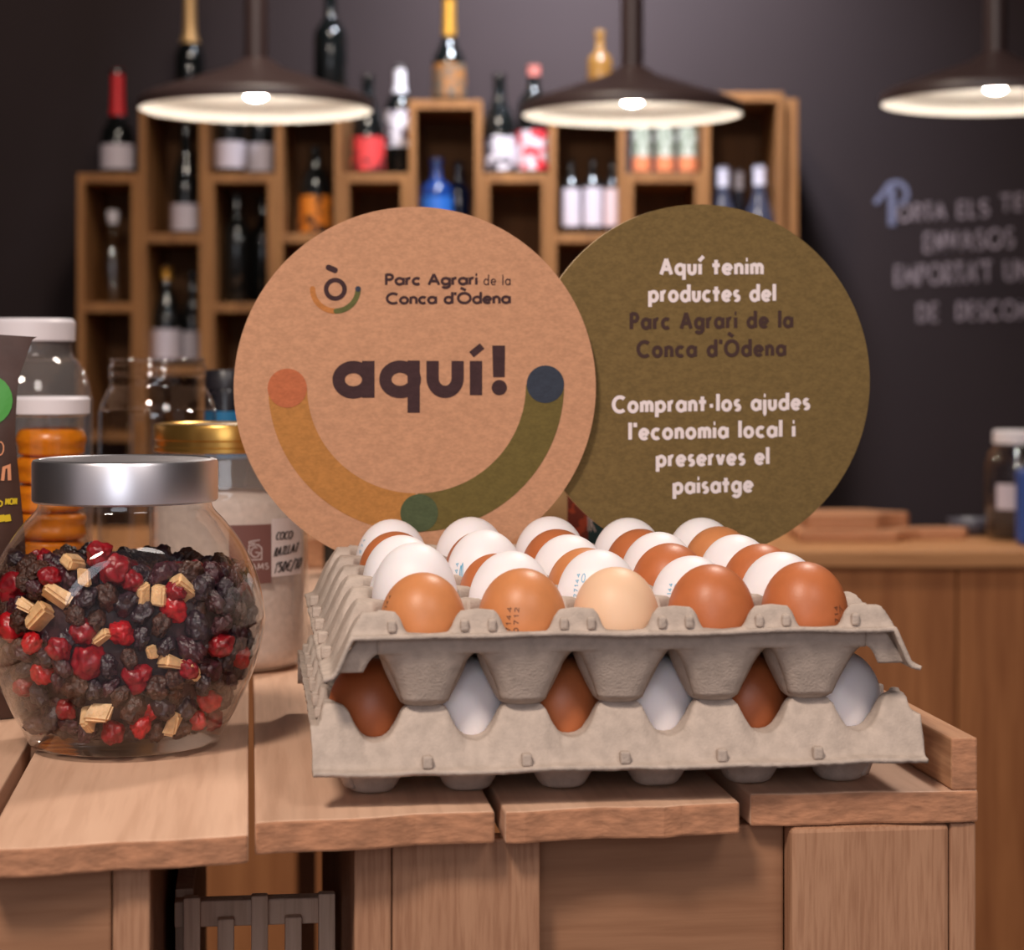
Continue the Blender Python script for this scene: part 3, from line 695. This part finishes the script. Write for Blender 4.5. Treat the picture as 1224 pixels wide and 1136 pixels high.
plum = ink('plum_ink', 66, 46, 48)
def big(mb):
    T = 14.8                                    # stroke width of the big word
    r_ = 24.4 - T / 2 * .95
    ribbon(mb, arc(422.5, -454, 17.6, 15.2, 0, 360, 40), T, K1); ribbon(mb, [(440.3, -431.5), (440.3, -475.5)], T, K1)
    ribbon(mb, arc(478.2, -453.5, 17.6, 15.2, 0, 360, 40), T, K1); ribbon(mb, [(494.4, -431), (494.4, -493.5)], T, K1)
    ribbon(mb, [(517, -431.5), (517, -452)] + arc(532, -452, 15, 16.6, 180, 360, 24) + [(547, -431.5)], T, K1)
    ribbon(mb, [(569, -431.5), (569, -472.5)], T, K1); ribbon(mb, [(563.5, -424), (576.5, -413.5)], 8.6, K1)
    mb.add([K1(588.5, -413), K1(604, -413), K1(603.5, -451), K1(589.5, -451)], [(0, 3, 2, 1)])
    discpoly(mb, 597, -463.5, 9.2, K1)
mk('large_lettering', plum, d1, big)
def small(mb):
    write(mb, 'Parc Agrari', 460, 571, -341.6, 15, 3.2, K1, gap=.24, slope=.006)
    write(mb, 'Conca d\'Òdena', 461, 611, -364.4, 15, 3.2, K1, gap=.24, slope=.008)
    write(mb, 'de la', 578, 610.5, -340.6, 12, 1.25, K1, gap=.36)
mk('small_lettering', plum, d1, small)
def logo(mb):
    ribbon(mb, arc(401, -346, 11, 11, 0, 360, 36), 5.4, K1)
    ribbon(mb, arc(401, -346, 11, 11, 0, 1, 2), 5.4, K1)
    ribbon(mb, [(393, -320), (400.5, -323.2)], 7, K1); discpoly(mb, 393, -320, 3.5, K1, 16); discpoly(mb, 400.5, -323.2, 3.5, K1, 16)
mk('emblem_ring', plum, d1, logo)
def half(a0, a1):
    def f(mb):
        ribbon(mb, arc(401, -345.5, 27, 26.5, a0, a1, 24), 6.4, K1)
        for a in (a0, a1):
            p = arc(401, -345.5, 27, 26.5, a, a, 1)[0]; discpoly(mb, *p, 3.2, K1, 14)
    return f
mk('emblem_smile', ink('logo_ochre_ink', 182, 118, 66), d1, half(180, 268)); mk('emblem_smile', ink('logo_moss_ink', 98, 98, 58), d1, half(272, 360))
mk('emblem_smile', ink('logo_navy_ink', 60, 64, 78), d1, lambda mb: discpoly(mb, 428, -345.5, 3.4, K1, 16), .0002)
wht = mat('white_print', S(236, 222, 222), .7, spec=.2); drk = mat('dark_brown_print', S(70, 50, 46), .7, spec=.2)
def wtext(mb):
    for tx, x0, x1, y in (('Aquí tenim', 787.5, 912.5, 331), ('productes del', 774, 927.5, 363), ('Comprant-los ajudes', 731, 969, 493.8),
                          ("l'economia local i", 750.5, 951, 525.8), ('preserves el', 783, 919.5, 557.6), ('paisatge', 803, 900, 590)):
        write(mb, tx, x0, x1, -y, 21.5, 4.4, K2, gap=.40, slope=.012)
def dtext(mb):
    write(mb, 'Parc Agrari de la', 752, 948.5, -395.5, 21.5, 4.3, K2, gap=.40, slope=.014); write(mb, "Conca d'Òdena", 760, 940, -428.6, 21.5, 4.3, K2, gap=.40, slope=.012)
mk('white_lettering', wht, d2, wtext); mk('dark_lettering', drk, d2, dtext)

# ------------------------------------------------------------------ the round jar of dried berries
steel = mat('brushed_steel', S(222, 220, 226), .36, 1.0)
g1b = glass('inner_jar_glass', (.985, .98, .975), .012, .5, 3.6)
g1 = glass('clear_jar_glass', (.975, .97, .965), .035, .85, 3.2)
JC = Vector(((150 - HX) / F * 1.142, 1.142, TZ + .0006))
bj = thing('berry_jar', 'round glass jar with steel lid full of dried berries in the left foreground', 'jar', JC)
JP = [(0, .0015), (.044, .0015), (.050, .003), (.0535, .010), (.060, .022), (.0680, .040), (.0735, .062), (.0732, .072), (.0700, .088), (.0630, .104), (.0530, .118), (.0470, .1245), (.0455, .1285), (.0455, .136)]
JP = [(r * KS, z * KS) for r, z in JP]
def smooth_prof(pr, n=6):
    out = []
    for i in range(len(pr) - 1):
        p0 = pr[max(0, i - 1)]; p1 = pr[i]; p2 = pr[i + 1]; p3 = pr[min(len(pr) - 1, i + 2)]
        for k in range(n):
            t = k / n
            out.append(tuple(.5 * (2 * p1[d] + (p2[d] - p0[d]) * t + (2 * p0[d] - 5 * p1[d] + 4 * p2[d] - p3[d]) * t * t + (3 * p1[d] - p0[d] - 3 * p2[d] + p3[d]) * t ** 3) for d in (0, 1)))
    out.append(pr[-1]); return [(max(0, r), z) for r, z in out]
FA = -PI / 2 + .28; FD = Vector((math.cos(FA), math.sin(FA))); FC = .0632     # flat front panel
def flatten(mb, d=FC, z0=.07, soft=.004):
    nv = []
    for x, y, z in mb.v:
        q = x * FD.x + y * FD.y
        if q > d - soft:
            q2 = d - soft + soft * (1 - math.exp(-(q - d + soft) / soft)); x += FD.x * (q2 - q); y += FD.y * (q2 - q)
        nv.append((x, y, z))
    mb.v = nv; return mb
jp = smooth_prof(JP[2:])
flatten(MB().lathe([(0, .0015), (.044, .0015)] + jp, 120)).build('glass_body', g1, bj, smooth=True)
inn = [(max(0, r - .0024), z) for r, z in jp if z > .012]
flatten(MB().lathe([(0, .0075)] + [(.042, .008)] + inn, 110), FC - .0024).build('inner_wall', g1b, bj, smooth=True)
ld = MB().lathe([(r * KS, z * KS) for r, z in [(.0455, .1295), (.0478, .1295), (.0487, .1305), (.0487, .1500), (.0480, .1515), (.0450, .1522), (.0440, .1516), (0, .1518)]], 96).build('steel_lid', steel, bj, smooth=True, auto=30)
def jr(z): return interp(z, [q[1] for q in JP[1:]], [q[0] for q in JP[1:]])
def fill_top(x, y): return .102 - .10 * x * .35 + .010 * noise.noise((x * 25, y * 25, 1))
core = [(max(0, jr(z) - .013), z) for z in (.010, .02, .03, .045, .06, .075, .086)]
cm = flatten(MB().lathe([(0, .0095)] + core + [(0, .088)], 40), FC - .012)
co = cm.build('dried_fruit_mix', mat('dark_fruit_mix', S(52, 26, 30), .5, var=.6, vscale=120, bump=1, bscale=160), smooth=True)
co.location = JC; tag(co, 'dark mass of dried fruit filling the middle of the round jar', 'dried fruit', None, 'stuff')
bmats = {'r': [mat('red_dried_cherry', S(182, 22, 32), .25, spec=.6, var=.35, vscale=2.2, bump=.6, bscale=3, sss=.12), mat('deep_red_dried_cherry', S(140, 18, 30), .28, spec=.6, var=.4, vscale=2.2, bump=.6, bscale=3, sss=.1)],
         'd': [mat('blue_black_berry', S(50, 34, 44), .28, spec=.8, var=.55, vscale=2.5, bump=.9, bscale=4), mat('dark_brown_raisin', S(74, 44, 34), .36, spec=.7, var=.6, vscale=2.5, bump=1, bscale=5),
               mat('purple_black_berry', S(66, 28, 38), .3, spec=.8, var=.55, vscale=2.5, bump=.9, bscale=4)],
         'c': [mat('pale_fruit_cube', S(232, 190, 140), .4, var=.2, vscale=1.5, bump=.5, bscale=4, sss=.2)]}
def blob(seed, sub, amp, sq=(1, 1, 1), freq=1.4):
    bm = bmesh.new(); bmesh.ops.create_icosphere(bm, subdivisions=sub, radius=1)
    for v in bm.verts:
        n = v.co.normalized(); k = 1 + amp * noise.noise(n * freq + Vector((seed * 7.3, 0, 0))) + amp * .5 * noise.noise(n * freq * 2.6 + Vector((0, seed * 3.1, 0)))
        v.co = Vector((n.x * sq[0], n.y * sq[1], n.z * sq[2])) * k
    me = bpy.data.meshes.new('fruit'); bm.to_mesh(me); bm.free()
    for p in me.polygons: p.use_smooth = True
    return me
def cube(seed):
    rn = random.Random(seed); bm = bmesh.new(); bmesh.ops.create_cube(bm, size=2)
    for v in bm.verts: v.co = Vector((v.co.x * .95, v.co.y * .7, v.co.z * .42)) + Vector([rn.uniform(-.24, .24) for _ in range(3)])
    bmesh.ops.bevel(bm, geom=bm.edges[:], offset=.2, segments=3, affect='EDGES')
    for v in bm.verts: v.co += v.co.normalized() * .12 * noise.noise(v.co * 1.6 + Vector((seed, 0, 0)))
    me = bpy.data.meshes.new('fruit_cube'); bm.to_mesh(me); bm.free(); return me
fm = {}
for k, n in (('r', 4), ('d', 6), ('c', 4)):
    fm[k] = []
    for i in range(n):
        me = cube(i) if k == 'c' else blob(i + (10 if k == 'd' else 0), 4, .26 if k == 'r' else .30, (1, .95, .85) if k == 'r' else (1.12, .86, .74), 1.5 if k == 'r' else 1.7)
        me.materials.append(bmats[k][i % len(bmats[k])]); fm[k].append(me)
spec = {'r': ('dried_cherry', 'bright red dried cherry in the round glass jar', 'dried fruit', 'red cherries in the round jar'),
        'd': ('dried_berry', 'dark wrinkled dried berry in the round glass jar', 'dried fruit', 'dark berries in the round jar'),
        'c': ('candied_fruit_cube', 'pale yellow candied fruit cube in the round glass jar', 'dried fruit', 'pale fruit cubes in the round jar')}
placed = []
def put_fruit(k, p, r, mi=None):
    me = fm[k][mi if mi is not None else random.randrange(len(fm[k]))]
    o = bpy.data.objects.new(spec[k][0], me); COL.objects.link(o)
    o.location = JC + p; o.scale = (r, r, r); o.rotation_euler = [random.uniform(0, 6.28) for _ in range(3)]
    tag(o, spec[k][1], spec[k][2], spec[k][3]); placed.append((p, r)); return o
def on_glass(px, py, r):
    """the point just inside the glass that shows at a pixel"""
    dr = W(px, py, 1.0) - cam.location
    for i in range(400):
        p = cam.location + dr * (1.0 + i * .0006) - JC
        if .004 < p.z < .13 and math.hypot(p.x, p.y) < jr(p.z) - r - .0012 and p.x * FD.x + p.y * FD.y < FC - r - .0032: return p
    return None
for px, py, r in ((137, 681, .0093), (18, 702, .0098), (106, 790, .0095), (163, 810, .0085), (145, 757, .0072), (265, 772, .0068), (286, 785, .0064), (207, 728, .0078), (70, 776, .0068), (16, 748, .0085), (100, 755, .0075), (250, 838, .0068), (118, 662, .007), (60, 690, .006), (210, 706, .006), (135, 876, .0066), (168, 868, .0062), (38, 770, .006), (158, 695, .006), (225, 800, .0056), (30, 820, .006)):
    p = on_glass(px, py, r)
    if p: put_fruit('r', p, r)
for px, py, r in ((48, 737, .0085), (70, 712, .008), (38, 728, .007), (218, 703, .0068), (206, 793, .0066), (230, 801, .006), (122, 762, .0056), (120, 852, .0068), (106, 862, .006), (206, 866, .0068), (88, 672, .006), (180, 780, .004), (100, 690, .0048), (190, 712, .005)):
    p = on_glass(px, py, r)
    if p: put_fruit('c', p, r)
tries = 0
nd = 0
while tries < 40000 and nd < 330:
    tries += 1
    a = random.uniform(0, 2 * PI); z = random.uniform(.012, .112)
    r = random.uniform(.0054, .0082)
    rr = jr(z) - r - .003 - random.choice((0, 0, .004, .008))
    if z - r < .0078 or z + r > .11: continue
    p = Vector((rr * math.cos(a), rr * math.sin(a), z))
    q = p.x * FD.x + p.y * FD.y; lim = FC - r - .0032
    if q > lim: p.x -= FD.x * (q - lim); p.y -= FD.y * (q - lim)
    if p.z > fill_top(p.x, p.y) - r * .4: continue
    if any((p - b).length < (r + br) * .66 for b, br in placed): continue
    u = random.random()
    put_fruit('r' if u < .07 else ('c' if u < .09 else 'd'), p, r); nd += 1
tries = 0; m_ = 0
while tries < 6000 and m_ < 60:                       # the heap's upper surface
    tries += 1
    a = random.uniform(0, 2 * PI); q = math.sqrt(random.random()) * .055; r = random.uniform(.005, .0068)
    p = Vector((q * math.cos(a), q * math.sin(a), 0)); p.z = fill_top(p.x, p.y) - r * .9
    if math.hypot(p.x, p.y) > jr(p.z) - r - .002 or p.x * FD.x + p.y * FD.y > FC - r - .002: continue
    if any((p - b).length < (r + br) * .66 for b, br in placed): continue
    put_fruit('d' if random.random() < .86 else 'r', p, r); m_ += 1

# ------------------------------------------------------------------ the coconut jar
g2 = glass('frosty_jar_glass', (.96, .955, .95), .05, .8, 3.0, .03, milky=.16)
goldl = mat('gold_tin_lid', S(206, 160, 84), .28, .9)
CJ = Vector(((274 - HX) / F * 1.44, 1.44, TZ + .0006))
cj = thing('coconut_jar', 'tall glass jar with gold lid and brown label, filled with white grated coconut', 'jar', CJ)
CP = smooth_prof([(r * KS, z * KS) for r, z in [(.046, .0015), (.0515, .006), (.0528, .014), (.0528, .04), (.0528, .108), (.0515, .122), (.0495, .135), (.0490, .141), (.0490, .150)]], 5)
MB().lathe([(0, .0015), (.04, .0015)] + CP, 80).build('glass_body', g2, cj, smooth=True)
MB().lathe([(r * KS, z * KS) for r, z in [(.0495, .1435), (.0502, .144), (.0502, .1465), (.0492, .1475), (.0492, .151), (.0502, .152), (.0502, .1600), (.0496, .1615), (.0475, .162), (.0465, .1612), (0, .1612)]], 96).build('gold_lid', goldl, cj, smooth=True, auto=25)
cc = MB().lathe([(0, .003), (.045, .003), (.0500, .008), (.0510, .015), (.0510, .112), (.047, .117), (.02, .121), (0, .119)], 60).build('grated_coconut', mat('white_grated_coconut', S(226, 208, 198), .85, var=.1, vscale=200, bump=.6, bscale=260), smooth=True)
cc.location = CJ; tag(cc, 'white grated coconut inside the gold-lidded glass jar', 'coconut', None, 'stuff')
brn = mat('brown_sticker', S(124, 84, 80), .6); wst = mat('white_sticker', S(226, 214, 214), .6); pen = mat('black_pen', S(30, 26, 30), .6)
def ja(px): return -PI / 2 + math.asin(max(-1, min(1, (px - 274) / 98.0)))
def jz(py): return TZ - TZ + (CAM - (py - HY) / F * 1.387) - CJ.z
def jput(dr):
    return lambda px, ny: ((.0544 + dr) * math.cos(ja(px)), (.0544 + dr) * math.sin(ja(px)), jz(-ny))
MB().lathe([(.0545, jz(699)), (.0545, jz(628))], 16, a0=ja(287), a1=ja(335)).build('brand_sticker', brn, cj, smooth=True)
MB().lathe([(.0545, jz(692)), (.0545, jz(622))], 16, a0=ja(335.2), a1=ja(366)).build('price_sticker', wst, cj, smooth=True)
mb = MB(); jp_ = jput(.0004)
write(mb, 'GRAMS', 297, 332, -682, 7.5, .9, jp_, gap=.3)
ribbon(mb, arc(317, -661, 5, 6, 60, 350, 16) + [(317, -661)], 1.0, jp_)
ribbon(mb, [(310, -652), (309, -670), (324, -670), (324, -656), (320, -652), (311, -653)], 1.0, jp_)
ribbon(mb, [(310, -648), (322, -646.5)], 1.0, jp_); ribbon(mb, [(310, -648), (310, -650.5), (317, -650)], 1.0, jp_)
mb.build('white_lettering', wst, cj)
mb = MB()
write(mb, 'COCO', 339, 357, -648, 10, 1.3, jp_, gap=.25, slant=.2)
write(mb, 'RATLLAT', 337, 362.5, -668, 11, 1.3, jp_, gap=.3, slant=.25, slope=.15)
write(mb, "1'50€/10", 337, 365, -688, 13, 1.3, jp_, gap=.3, slant=.25, slope=.1)
mb.build('pen_handwriting', pen, cj)

# ------------------------------------------------------------------ the other jars and packets at the left
whl = mat('white_jar_lid', S(236, 230, 236), .4)
def jar(name, label, px, Y, prof, gm, loc_z=0):
    t = thing(name, label, 'jar', ((px - HX) / F * Y, Y, TZ + .0006)); MB().lathe([(0, .0015)] + smooth_prof(prof, 5), 64).build('glass_body', gm, t, smooth=True); return t
g3 = glass('plastic_jar_wall', (.93, .92, .93), .05, .75, 2.6, .04, milky=.10)
zT = lambda py, Y: CAM - (py - HY) / F * Y - TZ
Y = 1.70; zz = zT(382, Y)
bigj = jar('plastic_jar', 'large clear empty plastic jar with white screw lid at the far left', 36, Y, [(.045, .0015), (.05, .008), (.0505, .03), (.0505, .162), (.0495, .180), (.0455, .196), (.039, .208), (.0338, .215), (.0335, zz - .006)], g3)
MB().lathe([(.0345, zz - .018), (.0358, zz - .018), (.0362, zz - .003), (.034, zz), (0, zz)], 48).build('lid', whl, bigj, smooth=True, auto=35)
Y = 1.47; zz = zT(475, Y)
fj = jar('fruit_jar', 'slim glass jar with white lid holding orange fruit in front of the large jar', 60, Y, [(.022, .0015), (.0265, .006), (.0270, .02), (.0270, zz - .022), (.0262, zz - .014), (.025, zz - .010), (.025, zz - .004)], gj)
MB().lathe([(.0262, zz - .012), (.0274, zz - .012), (.0276, zz - .002), (.026, zz), (0, zz)], 48).build('lid', whl, fj, smooth=True, auto=35)
orf = mat('orange_fruit', S(226, 132, 24), .3, var=.15, vscale=2, sss=.1)
for k in range(8):
    pm = MB().lathe([(max(0, (1 - abs(c) ** 6)) ** (1 / 6) * (1 + .03 * math.sin(5 * c + k)), c) for c in [math.sin(-PI / 2 + PI * i / 20) for i in range(21)]], 36)
    o = pm.build('peach_half', orf, smooth=True)
    o.location = ((60 - HX) / F * Y + .0008 * math.sin(k * 2), Y + .0008 * math.cos(k * 2), TZ + .0155 + k * .0197)
    o.scale = (.0238, .0238, .0099); o.rotation_euler = (random.uniform(-.03, .03), random.uniform(-.03, .03), k)
    tag(o, 'orange fruit half in the slim white-lidded jar', 'fruit', 'orange fruit in the slim jar')
Y = 1.62; zz = zT(431, Y)
ej = jar('glass_jar', 'empty lidless glass jar with screw mouth behind the gold-lidded jar', 188, Y, [(.040, .0015), (.045, .008), (.0455, .03), (.0455, zz - .055), (.0445, zz - .038), (.040, zz - .026), (.0368, zz - .020), (.0368, zz - .014), (.0378, zz - .012), (.0368, zz - .009), (.0378, zz - .006), (.0366, zz - .003), (.036, zz)], gj)
MB().lathe([(.0355 + .0012 * math.cos(a), zz + .0012 * math.sin(a)) for a in [2 * PI * i / 10 for i in range(11)]], 64).build('mouth_rim', gj, ej, smooth=True)
Y = 1.78
dk = thing('dark_jar', 'dark jar with black lid and blue label between the open jar and the kraft disc', 'jar', ((270 - HX) / F * Y, Y, TZ + .0006)); zz = zT(443, Y)
MB().lathe([(0, .001), (.016, .001), (.018, .006), (.018, zz - .02), (.016, zz - .014)], 32).build('jar_body', mat('dark_jar_glass', S(24, 22, 28), .2), dk, smooth=True)
MB().lathe([(.0175, zz - .016), (.0180, zz - .002), (.0165, zz), (0, zz)], 32).build('lid', mat('black_lid', S(36, 34, 40), .35), dk, smooth=True, auto=40)
MB().lathe([(.0184, zz - .075), (.0184, zz - .035)], 24).build('blue_label', mat('blue_paper', S(20, 110, 160), .5), dk, smooth=True)
# the brown packet
Y = 1.235
pb = thing('chocolate_packet', 'dark brown packet with green spot and yellow text at the left edge', 'packet', ((-52 - HX) / F * Y, Y, TZ + .0006), .0)
def bz(py): return zT(py, Y)
mb = MB(); nz, nx = 30, 20; ht = bz(392)
for side in (1, -1):
    vs = []
    for i in range(nz + 1):
        z = ht * i / nz
        hw = interp(z / ht, [0, .1, .45, .72, .86, 1.0], [.042, .044, .0405, .0345, .036, .0475])
        th = interp(z / ht, [0, .2, .6, .86, 1], [.019, .022, .016, .003, .0012])
        for j in range(nx + 1):
            u = -1 + 2 * j / nx
            lift = (-.006 * (u * .5 + .5)) if i == nz else 0
            vs.append((hw * u, -side * th * (1 - abs(u) ** 2.5) - side * .0002, z + lift))
    mb.add(vs, [((i * (nx + 1) + j), (i * (nx + 1) + j + 1), ((i + 1) * (nx + 1) + j + 1), ((i + 1) * (nx + 1) + j)) for i in range(nz) for j in range(nx)])
mb.build('packet_body', mat('dark_brown_foil', S(72, 48, 40), .45, var=.15, vscale=50, bump=.4, bscale=60), pb, smooth=True)
def bput(px, ny):
    x = (px + 52) / F * Y; z = bz(-ny)
    hw = interp(z / ht, [0, .1, .45, .72, .86, 1.0], [.042, .044, .0405, .0345, .036, .0475]); th = interp(z / ht, [0, .2, .6, .86, 1], [.019, .022, .016, .003, .0012])
    return (x, -th * (1 - min(1, abs(x / hw)) ** 2.5) - .0010, z)
mb = MB()
for q in range(24):
    a0, a1 = 2 * PI * q / 24, 2 * PI * (q + 1) / 24
    for k in range(4):
        r0, r1 = 32 * k / 4, 32 * (k + 1) / 4
        mb.add([bput(-16 + r * math.cos(a), -480 + r * math.sin(a)) for r, a in ((r0, a0), (r1, a0), (r1, a1), (r0, a1))], [(0, 1, 2, 3)])
mb.build('green_spot', mat('green_print', S(70, 150, 60), .5), pb)
mb = MB(); write(mb, 'AD', -4, 8, -606, 8, 1.6, bput); write(mb, 'MON', 10, 22, -604, 8, 1.6, bput)
for k in range(6): ribbon(mb, [(-20 + k * 6, -620), (-14 + k * 6, -619)], 8, bput)
mb.build('yellow_lettering', mat('yellow_print', S(222, 190, 40), .5), pb)
mb = MB(); ribbon(mb, [(-8, -575), (-6, -560)], 5, bput); discpoly(mb, 1, -574, 3, bput, 10); ribbon(mb, [(7, -575), (8, -560), (13, -558), (14, -575)], 3.5, bput)
ribbon(mb, arc(3, -537, 4, 8, 0, 360, 14), 1.4, bput)
mb.build('orange_lettering', mat('orange_print', S(222, 150, 110), .5), pb)

# ------------------------------------------------------------------ packets behind the eggs
Y = 1.50
bx_ = thing('product_box', 'cream and teal cardboard box with white lettering behind the two discs', 'box', ((700 - HX) / F * Y, Y, TZ + .0006), math.radians(4))
hb = zT(545, Y); xx = lambda px: (px - 700) / F * Y
MB().box(xx(628), xx(772), 0, .05, 0, hb).build('carton', mat('cream_carton', S(214, 178, 130), .6, var=.15, vscale=60), bx_, bevel=.001)
MB().add([(xx(678), -.0004, .002), (xx(703), -.0004, .002), (xx(703), -.0004, hb - .004), (xx(678), -.0004, hb - .004)], [(0, 1, 2, 3)]).build('printed_picture', printed('dark_red_picture', S(130, 54, 40), S(190, 80, 50), .54, 90), bx_)
MB().add([(xx(703), -.0004, .002), (xx(770), -.0004, .002), (xx(770), -.0004, hb - .004), (xx(703), -.0004, hb - .004)], [(0, 1, 2, 3)]).build('teal_panel', mat('teal_print', S(34, 74, 78), .5), bx_)
bp = lambda px, ny: (xx(px), -.0008, zT(-ny, Y))
mb = MB(); ribbon(mb, [(703, -618), (703, -636)], 1.3, bp); mb.build('white_bar', wst, bx_)
mb = MB(); ribbon(mb, [(706, -618), (706, -636)], 1.6, bp); ribbon(mb, [(706.2, -625), (712, -637)], 1.6, bp); ribbon(mb, [(711, -617), (706, -627)], 1.4, bp)
mb.build('white_lettering', wst, bx_)
Y = 2.04
sb = thing('sauce_bottle', 'small black bottle on the planks just below the kraft disc', 'bottle', ((394 - HX) / F * Y, Y, TZ + .0006))
MB().lathe([(0, 0), (.0055, 0), (.0062, .003), (.0062, .05), (.004, .06), (.003, .075), (0, .075)], 24).build('glass_body', darkg, sb, smooth=True, auto=40)
MB().lathe([(.0036, .066), (.0036, .077), (0, .0775)], 20).build('cap', mat('black_lid', S(36, 34, 40), .35), sb, smooth=True, auto=40)
ob = thing('product_box', 'small orange packet standing right of the small black bottle', 'box', ((416 - HX) / F * (Y + .02), Y + .02, TZ + .0006))
MB().box(-.011, .011, -.008, .008, 0, .06).build('carton', mat('orange_carton', S(206, 92, 44), .5), ob, bevel=.001)
